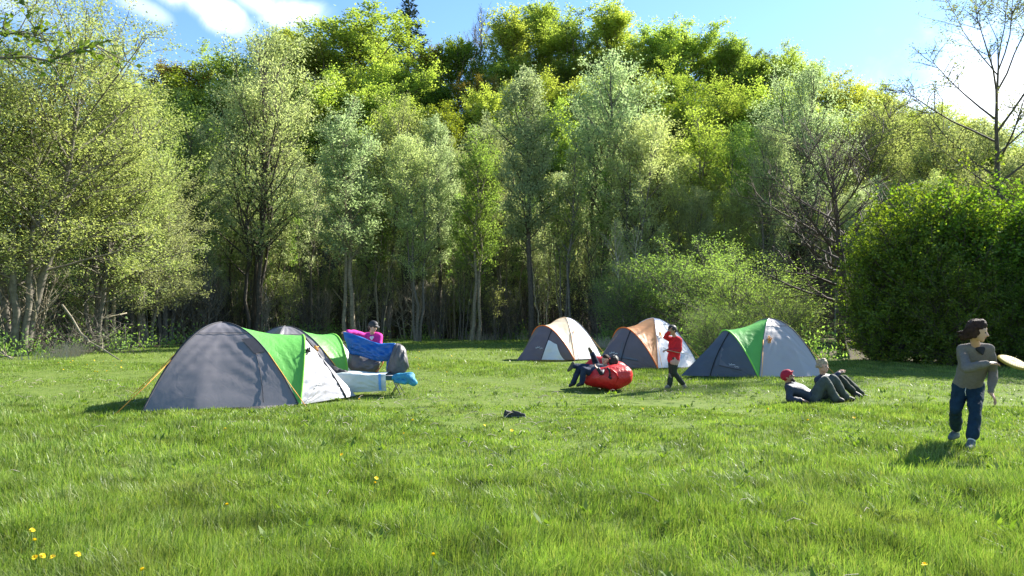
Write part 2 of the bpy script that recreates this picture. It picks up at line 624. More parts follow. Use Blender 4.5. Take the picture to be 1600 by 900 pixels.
proto('bare_spread', 'bark_brown', 'leaf_sparse', seed=27, H=11.6, R=4.2, env='dome', r0=.2, cb=.27, nprim=26, ang=(80, 20), upturn=.35, nsec=14, sec=.5, ntw=5, twl=.6, twig_tubes=2, leaves=500, leaf=(.07, .04), clump=.12, wander=.022, prim_r=.6, leaf_from=.1)
proto('tall_sparse', 'bark_dark', 'leaf_sparse', seed=24, H=15, R=4.4, env='dome', r0=.15, cb=.36, nprim=18, ang=(62, 22), upturn=.25, nsec=12, sec=.38, ntw=4, twig_tubes=2, leaves=9000, leaf=(.10, .05), clump=.2, leaf_from=.4, prim_r=.2, lean=(-.05, 0))
proto('near_willow1', 'bark_grey', 'leaf_yellowish', seed=31, H=14.5, R=4.4, env='dome', stems=5, spread=.14, r0=.15, cb=.27, nprim=76, ang=(70, 28), nsec=9, ntw=4, leaves=75000, leaf=(.11, .05), clump=.25, droop=.15, twig_tubes=True)
proto('near_willow2', 'bark_grey', 'leaf_willow', seed=32, H=13, R=3.8, env='dome', stems=4, spread=.12, r0=.13, cb=.24, nprim=70, ang=(78, 28), nsec=9, ntw=4, leaves=60000, leaf=(.11, .05), clump=.24, droop=.1)
proto('shrub1', 'bark_grey', 'leaf_shrub', seed=41, H=5, R=2.6, env='dome', stems=6, spread=.16, r0=.04, cb=.04, nprim=90, ang=(70, 30), nsec=7, ntw=3, leaves=22000, leaf=(.085, .035), clump=.18)
proto('shrub2', 'bark_grey', 'leaf_shrub', seed=42, H=4.2, R=2.8, env='dome', stems=7, spread=.22, r0=.04, cb=.04, nprim=90, ang=(74, 32), nsec=7, ntw=3, leaves=20000, leaf=(.085, .035), clump=.18)
proto('bush1', 'bark_dark', 'leaf_bush', seed=51, H=5.6, R=2.3, env='dome', stems=7, spread=.2, r0=.06, cb=.03, nprim=110, ang=(80, 30), nsec=9, ntw=3, leaves=34000, leaf=(.105, .08), clump=.14, up=.4, knots=2)
proto('bush2', 'bark_dark', 'leaf_bush', seed=52, H=5.0, R=2.4, env='dome', stems=6, spread=.24, r0=.06, cb=.03, nprim=110, ang=(85, 32), nsec=9, ntw=3, leaves=34000, leaf=(.105, .08), clump=.14, up=.4, knots=2)
proto('sapling1', 'bark_pale', 'leaf_willow', seed=61, H=7, R=.9, env='oblong', stems=4, spread=.08, r0=.04, cb=.3, nprim=40, ang=(45, 20), nsec=4, ntw=2, leaves=2600, leaf=(.13, .055), clump=.18)
proto('sapling2', 'bark_pale', 'leaf_willow', seed=62, H=8, R=.8, env='oblong', stems=3, spread=.06, r0=.045, cb=.35, nprim=30, ang=(45, 18), nsec=4, ntw=2, leaves=2200, leaf=(.13, .055), clump=.18)
proto('sapling3', 'bark_grey', 'leaf_yellowish', seed=63, H=5, R=.9, env='oblong', stems=6, spread=.14, r0=.03, cb=.25, nprim=40, ang=(50, 20), nsec=4, ntw=2, leaves=1800, leaf=(.13, .055), clump=.18)
proto('pole1', 'bark_grey', 'leaf_willow', seed=66, H=12, R=1.1, env='oblong', stems=2, spread=.03, r0=.075, cb=.42, nprim=26, ang=(45, 20), nsec=4, ntw=2, leaves=2600, leaf=(.16, .065), clump=.22)
proto('pole2', 'bark_dark', 'leaf_willow', seed=67, H=11, R=1.0, env='oblong', stems=1, spread=.03, r0=.08, cb=.38, nprim=22, ang=(48, 20), nsec=4, ntw=2, leaves=2200, leaf=(.16, .065), clump=.22, wander=.03)
proto('sapling4', 'bark_pale', None, seed=64, H=4.2, R=1.0, env='oblong', stems=7, spread=.16, r0=.028, cb=.15, nprim=46, ang=(55, 25), nsec=4, ntw=2, leaves=0, twig_tubes=2)


def plant(key, name, x, y, H, label, cat, group=None, rz=None, sx=1.0, leaf=None, z=None, rng=random.Random(7), bark=None):
    w, c, H0 = PROTO[key]
    if z is None:
        z = float(hill_z(x, y)) - .15 if y > 60 else -.08
    rz = rng.uniform(0, 6.28) if rz is None else rz
    root = thing(name, label, cat, (x, y, z), rz, group)
    s = H / H0[0]
    root.scale = (s * sx, s * sx, H / H0[1])
    t = bpy.data.objects.new('trunk', w)
    link(t, root)
    if bark:
        t.material_slots[0].link = 'OBJECT'
        t.material_slots[0].material = M[bark]
    if c:
        k = bpy.data.objects.new('crown', c)
        link(k, root)
        k['kind'] = 'stuff'
        if leaf:
            k.material_slots[0].link = 'OBJECT'
            k.material_slots[0].material = M[leaf]
    return root


def H_for(py, y, z0=0):
    return at(800, py, y).z - z0


def X_for(px, y):
    return (px - 800) / F_PX * y * 1.0

# ------------------------------------------------------------------ trees that can be told apart (px, top py, Y, prototype, leaf, width factor, label)
BELT = [
    (395, 42, 50, 'willow5', 'leaf_willow', 1.05, 'tallest pale willow with several dark stems behind the big grey and green tent', 0.4),
    (262, 128, 44, 'willow3', 'leaf_shrub', 1.1, 'fresh green tree under the patch of blue sky left of the tall willow', None),
    (215, 175, 40, 'willow1', 'leaf_silver', 1.0, 'grey-green willow just right of the yellowish trees at the left edge', None),
    (318, 190, 47, 'willow3', 'leaf_silver', .95, 'lower grey-green tree leaning on the left side of the tallest willow', None),
    (548, 148, 50, 'willow4', 'leaf_silver', 1.35, 'silvery tree with a pointed top in front of the dark gap in the hillside beeches', None),
    (602, 142, 53, 'willow1', 'leaf_yellowish', .9, 'slim yellowish tree above the woman in pink', None),
    (655, 205, 48, 'willow3', 'leaf_willow', 1.0, 'rounded pale tree right of the yellowish one above the woman in pink', None),
    (690, 178, 54.5, 'willow2', 'leaf_silver', .95, 'silvery-green tree with a narrow top below the bare hilltop tree', None),
    (742, 196, 50.5, 'willow4', 'leaf_shrub', 1.2, 'low dark-stemmed green tree in the dip of the front row', None),
    (786, 182, 54, 'willow1', 'leaf_willow', .9, 'pale green tree left of the tree with the long bare lit trunk', None),
    (832, 112, 48, 'willow2', 'leaf_silver', 1.1, 'tall silvery tree on one long crooked trunk left of the first orange tent', 2.0),
    (926, 78, 51, 'willow1', 'leaf_silver', 1.1, 'very tall thin-crowned tree with twin dark trunks behind the first orange tent', None),
    (985, 175, 47, 'willow3', 'leaf_willow', 1.1, 'wide pale willow right of the twin-trunked tree', None),
    (1035, 185, 50, 'willow1', 'leaf_yellowish', 1.05, 'pinkish-grey leafing tree above the second orange tent', None),
    (1092, 168, 53, 'willow4', 'leaf_beech', 1.5, 'bright lime-green slender tree in the front row', None),
    (1150, 195, 52, 'willow3', 'leaf_shrub', 1.0, 'green tree between the lime-green one and the grey-green willow', None),
    (1238, 92, 52, 'willow5', 'leaf_silver', 1.0, 'big grey-green willow rising behind the bare spreading tree', None),
    (1195, 190, 48, 'willow1', 'leaf_willow', .9, 'thin pale tree left of the bare spreading tree', None),
    (1385, 140, 56, 'willow1', 'leaf_yellowish', 1.3, 'yellowish tree on the slope right of the bare spreading tree', None),
    (1450, 165, 54, 'willow5', 'leaf_yellowish', 1.0, 'broad pale yellow-green willow under the white cloud', None),
    (1530, 190, 52, 'willow3', 'leaf_willow', 1.3, 'pale willow left of the tall sparse tree at the right edge', None),
    (1600, 205, 50, 'willow1', 'leaf_willow', 1.2, 'pale willow partly cut by the right edge of the picture', None),
]
for px, py, y, key, leaf, sx, lab, rz in BELT:
    plant(key, 'willow_tree', X_for(px, y), y, H_for(py, y), lab, 'tree', None, rz, sx, leaf)

plant('near_willow1', 'willow_tree', X_for(35, 31), 31, H_for(-55, 31), 'large spreading yellowish willow at the left edge with leaning pale trunks', 'tree', None, .3, 1.05)
plant('near_willow2', 'willow_tree', X_for(150, 35), 35, H_for(70, 35), 'bushy yellow-green willow behind the leaning dead branch', 'tree', None, 1.2, 1.0, 'leaf_yellowish')
plant('near_willow2', 'willow_tree', X_for(235, 39), 39, H_for(205, 39), 'low green willow hanging over the meadow right of the dead branch', 'tree', None, 2.9, 1.15, 'leaf_willow')
plant('near_willow1', 'willow_tree', X_for(-90, 29), 29, H_for(-60, 29), 'yellowish willow half outside the left edge of the picture', 'tree', None, 4.3, 1.0)
plant('willow4', 'willow_tree', X_for(175, 37), 37, H_for(42, 37), 'thin tree with a see-through top against the blue sky at the upper left', 'tree', None, 1.0, .8, 'leaf_sparse')
plant('bare_spread', 'bare_tree', X_for(1318, 30), 30, H_for(148, 30), 'bare tree with dark spreading branches left of the dark bush', 'tree', None, 0.5, 1.1)
plant('tall_sparse', 'sparse_tree', X_for(1600, 27.5), 27.5, 15.5, 'tall thin tree with few leaves against the cloud at the right edge', 'tree', None, 0.0, 1.0)

# front-row shrubs and the dark bush
for i, (px, py, y, key, sx, lab) in enumerate([
        (992, 405, 39, 'shrub1', 1.0, 'soft green shrub behind the first two orange tents'),
        (1080, 368, 38, 'shrub1', 1.1, 'tallest soft green willow shrub behind the second orange tent'),
        (1165, 380, 34, 'shrub2', 1.0, 'soft green shrub above the green and grey tent on the right'),
        (1235, 440, 29, 'shrub2', .9, 'shaded green shrub beside the grey side of the right-hand green tent'),
        (1120, 455, 28, 'shrub2', .9, 'low green shrub directly behind the right-hand green tent')]):
    plant(key, 'shrub', X_for(px, y), y, H_for(py, y), lab, 'shrub', 'shrubs behind the right-hand tents', None, sx)
for i, (px, py, y, key, sx, lab) in enumerate([
        (1440, 262, 26, 'bush1', .85, 'dark leafy bush with a rounded top right of the bare tree'),
        (1532, 278, 25.5, 'bush2', .9, 'bright-topped leafy bush behind the woman with the disc'),
        (1605, 300, 25, 'bush1', .95, 'leafy bush cut by the right edge of the picture'),
        (1398, 340, 26, 'bush2', .7, 'smaller dark bush at the left end of the dark thicket'),
        (1480, 385, 24.2, 'bush2', .85, 'low dark bush in the shade in front of the thicket'),
        (1570, 405, 24, 'bush1', .85, 'low dark bush at the foot of the thicket near the right edge'),
        (1362, 425, 27, 'bush1', .6, 'low dark bush under the bare spreading tree'),
        (1700, 300, 24, 'bush2', 1.1, 'leafy bush just outside the right edge')]):
    plant(key, 'bush', X_for(px, y), y, H_for(py, y), lab, 'bush', 'dark thicket on the right', None, sx)

# crowded fillers behind the front row
rng = random.Random(5)
for i in range(30):
    y = rng.uniform(61, 69)
    px = -60 + 1760 * (i + rng.uniform(-.3, .3)) / 30
    key = rng.choice(['willow1', 'willow2', 'willow3', 'willow4'])
    top = 215 + rng.uniform(-10, 50) + (40 if px > 1300 else 0)
    leaf = rng.choice(['leaf_willow', 'leaf_silver', 'leaf_willow', 'leaf_shrub', 'leaf_yellowish'])
    z = float(hill_z(X_for(px, y), y)) if y > 60 else 0
    plant(key, 'slender_tree', X_for(px, y), y, H_for(top, y, z), 'one of the crowded slender pale trees that fill the strip behind the front row', 'tree', 'slender trees filling the strip behind the front row', None, rng.uniform(.85, 1.15), leaf, z - .15)
for i in range(20):
    px = 250 + rng.uniform(-90, 60) if i < 6 else rng.uniform(1080, 1680)
    y = rng.uniform(44, 52)
    z = 0
    plant(rng.choice(['willow1', 'willow3', 'willow4']), 'slender_tree', X_for(px, y), y, H_for(rng.uniform(225, 300) + (20 if px > 1200 else 0), y), 'one of the lower slender trees mixed in below the front row crowns', 'tree', 'lower slender trees below the front row crowns', None, 1.0, rng.choice(['leaf_willow', 'leaf_silver', 'leaf_yellowish', 'leaf_shrub']))

# thin saplings along the shaded edge of the wood
for i in range(150):
    px = rng.uniform(150, 1010)
    x0 = X_for(px, 56)
    y = 51.5 + rng.uniform(0, 11) if px > 330 else rng.uniform(45, 58)
    if px > 880:
        y = rng.uniform(44, 56)
    key = rng.choice(['sapling1', 'sapling2', 'sapling3', 'sapling4', 'sapling4'])
    h = {'sapling1': 7, 'sapling2': 8, 'sapling3': 4.6, 'sapling4': 4}[key] * rng.uniform(.7, 1.25)
    plant(key, 'sapling', X_for(px, y), y, h, 'one of the thin pale saplings crowded along the shaded edge of the wood', 'sapling', 'saplings along the edge of the wood', None, rng.uniform(.8, 1.2), None, -.05 if y < 60 else None, bark=rng.choice(['bark_pale', 'bark_grey', 'bark_dark', 'dead_wood']))
for i in range(26):
    px = rng.uniform(-40, 320)
    y = (30.5 if px < 60 else 35 if px < 150 else 43) + rng.uniform(0, 7)
    key = rng.choice(['sapling1', 'sapling3', 'sapling4', 'sapling4'])
    plant(key, 'sapling', X_for(px, y), y, rng.uniform(2.6, 5), 'one of the thin tangled saplings under the left-hand willows', 'sapling', 'saplings under the left-hand willows', None, 1.2, None, -.05, bark=rng.choice(['bark_pale', 'bark_grey']))

for i in range(72):
    px = rng.uniform(240, 1000)
    y = 51.5 + rng.uniform(0, 9) if px > 330 else rng.uniform(46, 58)
    if px > 880:
        y = rng.uniform(46, 56)
    plant(rng.choice(['pole1', 'pole2', 'pole2']), 'pole_tree', X_for(px, y), y, rng.uniform(8.5, 13.5), 'one of the thin upright young trees among the saplings at the wood edge', 'tree', 'young trees among the saplings at the edge of the wood', None, rng.uniform(.8, 1.2), rng.choice(['leaf_willow', 'leaf_silver', 'leaf_yellowish', 'leaf_shrub']), -.05 if y < 60 else None, bark=rng.choice(['bark_pale', 'bark_pale', 'bark_grey', 'bark_dark']))

# hillside
HILL = [
    (300, 118, 84, 'beech3', 'leaf_beech_dark', 1.0, 'dark olive beech at the left end of the hillside'),
    (262, 92, 98, 'beech2', 'leaf_bronze', .9, 'brownish-green tree at the left end of the skyline'),
    (345, 62, 100, 'beech1', 'leaf_beech', .9, 'beech with a ragged top below the left-hand cloud'),
    (440, 40, 100, 'beech2', 'leaf_beech', 1.0, 'beech on the skyline behind the tallest willow'),
    (500, 45, 92, 'beech1', 'leaf_beech', 1.0, 'round yellow-green beech left of the biggest one'),
    (565, 20, 96, 'beech3', 'leaf_beech', 1.25, 'biggest round yellow-green beech left of the spruce'),
    (615, 75, 86, 'beech1', 'leaf_beech', .9, 'yellow-green beech in front of the spruce'),
    (668, 75, 100, 'beech2', 'leaf_bronze', .75, 'thin brownish tree right of the spruce'),
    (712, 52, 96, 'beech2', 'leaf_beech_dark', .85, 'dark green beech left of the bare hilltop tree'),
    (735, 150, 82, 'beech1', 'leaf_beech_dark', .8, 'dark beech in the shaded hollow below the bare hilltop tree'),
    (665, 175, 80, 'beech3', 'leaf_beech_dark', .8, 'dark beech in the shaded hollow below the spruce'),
    (745, 105, 90, 'beech1', 'leaf_bronze', .6, 'bronze-leaved beech beside the dark hollow'),
    (800, 25, 98, 'beech2', 'leaf_beech', 1.0, 'beech right of the bare hilltop tree'),
    (840, 2, 102, 'beech2', 'leaf_beech', 1.1, 'highest beech on the skyline'),
    (900, 22, 98, 'beech1', 'leaf_beech', 1.0, 'beech right of the highest one'),
    (960, 14, 100, 'beech2', 'leaf_beech', 1.1, 'beech on the skyline above the first orange tent'),
    (1030, 28, 98, 'beech1', 'leaf_beech', 1.0, 'beech on the skyline above the second orange tent'),
    (1085, 32, 96, 'beech3', 'leaf_beech', 1.0, 'broad beech on the skyline above the boy in red'),
    (1060, 95, 84, 'beech1', 'leaf_beech', .9, 'beech lower on the slope above the boy in red'),
    (1150, 60, 94, 'beech2', 'leaf_beech', 1.0, 'beech where the skyline starts to fall to the right'),
    (1200, 72, 94, 'beech1', 'leaf_beech', 1.0, 'yellow-green beech above the big grey-green willow'),
    (1262, 95, 92, 'beech2', 'leaf_beech', 1.0, 'beech behind the top of the big grey-green willow'),
    (1320, 112, 90, 'beech3', 'leaf_pale_beech', .9, 'pale beech behind the top of the bare spreading tree'),
    (1375, 140, 90, 'beech2', 'leaf_pale_beech', .9, 'pale beech on the falling skyline left of the cloud'),
    (1430, 152, 94, 'beech1', 'leaf_beech_dark', .7, 'dark green tree on the skyline under the right-hand cloud'),
    (1480, 185, 88, 'beech3', 'leaf_pale_beech', .9, 'pale rounded beech low on the falling skyline'),
    (1545, 205, 86, 'beech1', 'leaf_pale_beech', .9, 'pale beech left of the tall sparse tree'),
    (1600, 225, 84, 'beech2', 'leaf_pale_beech', .9, 'pale beech behind the tall sparse tree'),
    (1660, 240, 84, 'beech1', 'leaf_pale_beech', .9, 'pale beech just outside the right edge'),
    (225, 128, 100, 'beech1', 'leaf_sparse', .8, 'thin greyish tree where the skyline meets the left-hand willows'),
    (160, 150, 98, 'beech2', 'leaf_beech', .9, 'beech hidden behind the left-hand willows'),
    (400, 100, 84, 'beech1', 'leaf_beech', .9, 'beech right behind the crown of the tallest willow'),
    (540, 110, 80, 'beech3', 'leaf_beech', .85, 'sunlit beech below the biggest round one'),
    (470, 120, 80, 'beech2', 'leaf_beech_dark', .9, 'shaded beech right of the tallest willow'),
    (880, 110, 82, 'beech3', 'leaf_beech', .85, 'beech behind the twin-trunked tree'),
    (960, 110, 80, 'beech1', 'leaf_beech', .85, 'beech right of the twin-trunked tree'),
    (800, 120, 84, 'beech2', 'leaf_beech', .85, 'beech behind the silvery tree with the crooked trunk'),
    (1140, 130, 80, 'beech3', 'leaf_beech', .9, 'bright beech above the lime-green tree'),
    (1190, 150, 78, 'beech2', 'leaf_beech', .8, 'beech between the lime-green tree and the grey-green willow'),
]
for px, py, y, key, leaf, sx, lab in HILL:
    x = X_for(px, y)
    z = float(hill_z(x, y))
    H = H_for(py, y, z)
    if H < 13:
        z -= 13 - H
        H = 13
    if H > 25:
        z += min(H - 25, 2)
        H = H_for(py, y, z)
    plant(key, 'beech_tree', x, y, H, lab, 'tree', None, None, sx * (1.3 if px > 250 else 1.0) * min(1, 19 / H), leaf, z - .3)
y = 104
plant('spruce', 'spruce_tree', X_for(636, y), y, H_for(-6, y, float(hill_z(X_for(636, y), y))), 'single dark spruce standing on the skyline', 'tree', None, None, 1.7)
y = 102
plant('bare_tall', 'bare_tree', X_for(757, y), y, H_for(8, y, float(hill_z(X_for(757, y), y))), 'leafless grey tree on the hilltop right of the spruce', 'tree', None, None, .9)
plant('bare_tall', 'bare_tree', X_for(738, 104), 104, H_for(35, 104, float(hill_z(X_for(738, 104), 104))), 'shorter leafless tree beside the leafless grey hilltop tree', 'tree', None, None, .8)
plant('spruce', 'spruce_tree', X_for(1548, 100), 100, H_for(188, 100, float(hill_z(X_for(1548, 100), 100))), 'small dark conifer on the low skyline left of the tall sparse tree', 'tree', None, None, 1.1)
for i in range(46):
    y = rng.choice([74, 80, 88, 96]) + rng.uniform(-3, 3)
    px = -50 + 1750 * (i + rng.uniform(-.5, .5)) / 46
    x = X_for(px, y)
    z = float(hill_z(x, y))
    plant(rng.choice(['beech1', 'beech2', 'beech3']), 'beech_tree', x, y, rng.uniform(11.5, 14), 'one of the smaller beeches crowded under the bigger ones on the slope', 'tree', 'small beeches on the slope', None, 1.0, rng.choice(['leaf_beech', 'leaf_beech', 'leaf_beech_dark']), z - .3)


# near tree whose branch hangs into the upper left corner
def overhang_tree():
    rng = np.random.default_rng(77)
    root = thing('overhanging_tree', 'leafy branch of a near tree reaching into the upper left corner', 'tree', (-9.6, 9.6, 0))
    wood, crown = Geo(), Geo()
    wood.tube([(0, 0, -.1), (.05, 0, 2), (0, .1, 4.2), (-.1, .1, 6.5), (-.1, 0, 8.5)], [.2, .16, .13, .08, .03], 8)
    br = [[(0, .1, 4.2), (1.2, .1, 5.0), (2.3, .2, 5.12), (3.2, .3, 5.05), (3.95, .3, 5.28)],
          [(0, .1, 4.6), (1.2, .3, 5.4), (2.2, .4, 5.45), (2.9, .5, 5.5)],
          [(0, .1, 5.2), (1.4, .1, 5.9), (2.4, .1, 5.95), (3.2, .2, 6.2)],
          [(-.1, .1, 6.2), (1.0, -.3, 7.2), (2.0, -.5, 7.4)],
          [(-.1, .1, 5.2), (-1.2, .6, 6.2), (-2, .9, 6.6)],
          [(-.1, 0, 7), (-.6, -1, 8), (-.9, -1.6, 8.4)]]
    C, D = [], []
    for b in br:
        b = np.array(b)
        t = np.linspace(0, len(b) - 1, 14)
        q = np.stack([np.interp(t, range(len(b)), b[:, j]) for j in range(3)], 1) + rng.normal(0, .025, (14, 3))
        wood.tube(q, np.linspace(.05, .008, 14), 5)
        for k in range(34):
            i = rng.integers(5, 14)
            o = q[i]
            d = unit(np.array([.7, rng.normal(0, .5), rng.normal(.1, .55)]))
            e = o + d * rng.uniform(.2, .65)
            wood.tube([o, (o + e) / 2 + rng.normal(0, .02, 3), e], [.01, .007, .004], 4)
            for _ in range(rng.integers(5, 11)):
                f = rng.uniform(.3, 1.05)
                C.append(o * (1 - f) + e * f + rng.normal(0, .03, 3))
                D.append(unit(d + rng.normal(0, .6, 3)))
    C, D = np.array(C), np.array(D)
    n = len(C)
    crown.leaves(C, D, unit(rng.normal(0, .5, (n, 3)) + np.array([0, -.3, .9])), rng.uniform(.06, .12, n), rng.uniform(.045, .085, n))
    obj('trunk', wood.mesh('trunk', M['bark_grey'], True), root)
    tag(obj('crown', crown.mesh('crown', M['leaf_near']), root), kind='stuff')


overhang_tree()


# dead wood on the left
def dead_branch(name, pts, r, label, group=None):
    g = Geo()
    p = np.array([tuple(q) for q in pts])
    g.tube(p, np.linspace(r, r * .45, len(p)), 7, True)
    rg = np.random.default_rng(len(label))
    for k in range(5):
        i = rg.integers(1, len(p) - 1)
        e = p[i] + unit(rg.normal(0, 1, 3) + np.array([0, 0, .4])) * rg.uniform(.3, .8)
        g.tube([p[i], (p[i] + e) / 2 + rg.normal(0, .03, 3), e], [r * .4, r * .3, r * .15], 5)
    o = obj(name, g.mesh(name, M['bark_pale'], True))
    return tag(o, label, 'branch', group)


dead_branch('dead_branch', [at(97, 476, 29.5), at(112, 496, 29), at(126, 520, 28.6), at(140, 534, 28.2), at(160, 545, 27.6), at(180, 558, 27.2), at(200, 571, 26.8)], .042, 'long pale dead branch leaning out of the left wood down to the grass')
dead_branch('dead_branch', [at(198, 489, 33), at(180, 493, 32.5), at(160, 498, 32), at(150, 502, 32)], .028, 'pale dead branch lying almost level above the brush on the left')
dead_branch('dead_branch', [at(0, 545, 29), at(10, 556, 28.5), at(28, 566, 27.8)], .05, 'short pale branch low down at the left edge')
dead_branch('dead_branch', [at(520, 452, 56), at(548, 487, 55.5), at(570, 494, 55), at(600, 497, 55)], .06, 'bent pale branch in the shade above the woman in pink')


def brush_heap(loc, size, n, seed, label):
    rg = np.random.default_rng(seed)
    g = Geo()
    for k in range(n):
        a = rg.normal(0, 1, 3) * np.array(size) * .5
        a[2] = abs(a[2])
        d = unit(rg.normal(0, 1, 3) * np.array([1, .8, .9])) * rg.uniform(.4, 1.4)
        b = a + d
        b[2] = max(0, b[2])
        m = (a + b) / 2 + rg.normal(0, .12, 3)
        m[2] = max(0, m[2])
        g.tube([a, m, b], [.014, .01, .005], 3)
    o = obj('brush_heap', g.mesh('brush_heap', M['bark_grey'], True))
    o.location = loc
    tag(o, label, 'brushwood', kind='stuff')


brush_heap((X_for(150, 32.5), 32.5, 0), (2.0, 1.2, 1.4), 230, 1, 'tangle of dead twigs under the willows behind the leaning branch')
brush_heap((X_for(60, 31.5), 31.5, 0), (2.2, 1.0, .8), 200, 2, 'low dead twigs under the willows at the left edge')
brush_heap((X_for(430, 56.5), 57.5, 0), (9, 1.4, 1.6), 420, 3, 'dead twigs along the edge of the wood behind the left tents')
brush_heap((X_for(740, 56.5), 57.5, 0), (10, 1.4, 1.6), 480, 4, 'dead twigs along the edge of the wood in the middle')


# ------------------------------------------------------------------ grass
def grass_mat():
    m, nt, out = new_mat('grass blades')
    N, L = nt.nodes, nt.links
    geo = N.new('ShaderNodeNewGeometry')
    tc = N.new('ShaderNodeTexCoord')
    cr = N.new('ShaderNodeValToRGB')
    el = cr.color_ramp.elements
    el[0].position, el[0].color = 0, (0.09, 0.155, 0.025, 1)
    el[1].position, el[1].color = 1, (0.27, 0.26, 0.10, 1)
    for p, c in ((.35, (0.15, 0.235, 0.040)), (.7, (0.205, 0.285, 0.060)), (.92, (0.27, 0.32, 0.10))):
        e = el.new(p)
        e.color = c4(c)
    L.new(geo.outputs['Random Per Island'], cr.inputs['Fac'])
    n1 = N.new('ShaderNodeTexNoise')
    n1.inputs['Scale'].default_value = .55
    n1.inputs['Detail'].default_value = 6
    n1.inputs['Roughness'].default_value = .65
    L.new(tc.outputs['Object'], n1.inputs['Vector'])
    mr = N.new('ShaderNodeMapRange')
    mr.inputs['From Min'].default_value = .52
    mr.inputs['From Max'].default_value = .72
    mr.inputs['To Max'].default_value = .55
    L.new(n1.outputs['Fac'], mr.inputs['Value'])
    mx = N.new('ShaderNodeMix')
    mx.data_type = 'RGBA'
    L.new(mr.outputs[0], mx.inputs['Factor'])
    L.new(cr.outputs[0], mx.inputs['A'])
    mx.inputs['B'].default_value = (0.22, 0.235, 0.085, 1)
    n3 = N.new('ShaderNodeTexNoise')
    n3.inputs['Scale'].default_value = 1.7
    n3.inputs['Detail'].default_value = 5
    L.new(tc.outputs['Object'], n3.inputs['Vector'])
    m3 = N.new('ShaderNodeMapRange')
    m3.inputs['From Min'].default_value = .36
    m3.inputs['From Max'].default_value = .62
    m3.inputs['To Min'].default_value = .62
    m3.inputs['To Max'].default_value = 1.18
    L.new(n3.outputs['Fac'], m3.inputs['Value'])
    hsv = N.new('ShaderNodeHueSaturation')
    L.new(m3.outputs[0], hsv.inputs['Value'])
    L.new(mx.outputs['Result'], hsv.inputs['Color'])
    p = N.new('ShaderNodeBsdfPrincipled')
    p.inputs['Roughness'].default_value = .42
    p.inputs['Specular IOR Level'].default_value = .3
    L.new(hsv.outputs[0], p.inputs['Base Color'])
    t = N.new('ShaderNodeBsdfTranslucent')
    ti = N.new('ShaderNodeMix')
    ti.data_type = 'RGBA'
    ti.blend_type = 'MULTIPLY'
    ti.inputs['Factor'].default_value = 1
    ti.inputs['B'].default_value = (1.25, 1.35, .6, 1)
    L.new(hsv.outputs[0], ti.inputs['A'])
    L.new(ti.outputs['Result'], t.inputs['Color'])
    ms = N.new('ShaderNodeMixShader')
    ms.inputs[0].default_value = .4
    L.new(p.outputs[0], ms.inputs[1])
    L.new(t.outputs[0], ms.inputs[2])
    L.new(ms.outputs[0], out.inputs[0])
    return m


M['grass'] = grass_mat()
TENT_Q = {  # centre x, y, facing angle, half width, half length, hoop lean, peg reach, height, hoop height
    'T3': (7.031, 20.122, 3.367, 1.029, .956, .362, 1.68, 1.537, 1.222, -1),
    'T2': (4.562, 23.715, 3.69, 1.138, .857, .403, 1.664, 1.548, 1.25, -1),
    'T1': (2.04, 28.235, 3.869, 1.22, .76, .438, 1.761, 1.574, 1.268, -1),
    'T0': (-5.319, 13.516, .414, 1.143, 1.235, .195, 1.232, 1.468, 1.22, 1),
    'T0b': (-4.88, 15.854, .753, 1.1, .895, .224, 1.447, 1.375, 1.186, 1),
}


def in_tents(x, y, grow=0.0):
    m = np.zeros(len(x), bool)
    for q in TENT_Q.values():
        cx, cy, th, a, b, f, g = q[:7]
        Fv = np.array([math.cos(th), math.sin(th)])
        Rv = np.array([Fv[1], -Fv[0]])
        lx = (x - cx) * Rv[0] + (y - cy) * Rv[1]
        ly = (x - cx) * Fv[0] + (y - cy) * Fv[1]
        m |= (abs(lx) < a + grow) & (ly > -b - grow) & (ly < b)
        m |= (ly >= b) & (abs(lx) < (a + grow) * np.clip(1 - (ly - b) / (g + .01), 0, 1))
    return m


def vnoise(x, y, s, seed=0):
    """smooth value noise in numpy"""
    rg = np.random.default_rng(seed)
    tab = rg.random((64, 64))
    u, v = x / s + 500, y / s + 500
    i, j = np.floor(u).astype(int), np.floor(v).astype(int)
    fu, fv = u - i, v - j
    fu, fv = fu * fu * (3 - 2 * fu), fv * fv * (3 - 2 * fv)
    g = lambda a, b: tab[a % 64, b % 64]
    return (g(i, j) * (1 - fu) + g(i + 1, j) * fu) * (1 - fv) + (g(i, j + 1) * (1 - fu) + g(i + 1, j + 1) * fu) * fv


WORN = [tuple(gnd(px, py))[:2] + (rr,) for px, py, rr in ((640, 652, .9), (760, 640, .8), (1060, 625, .9), (1160, 645, .8), (880, 612, .9), (1020, 610, .9))]


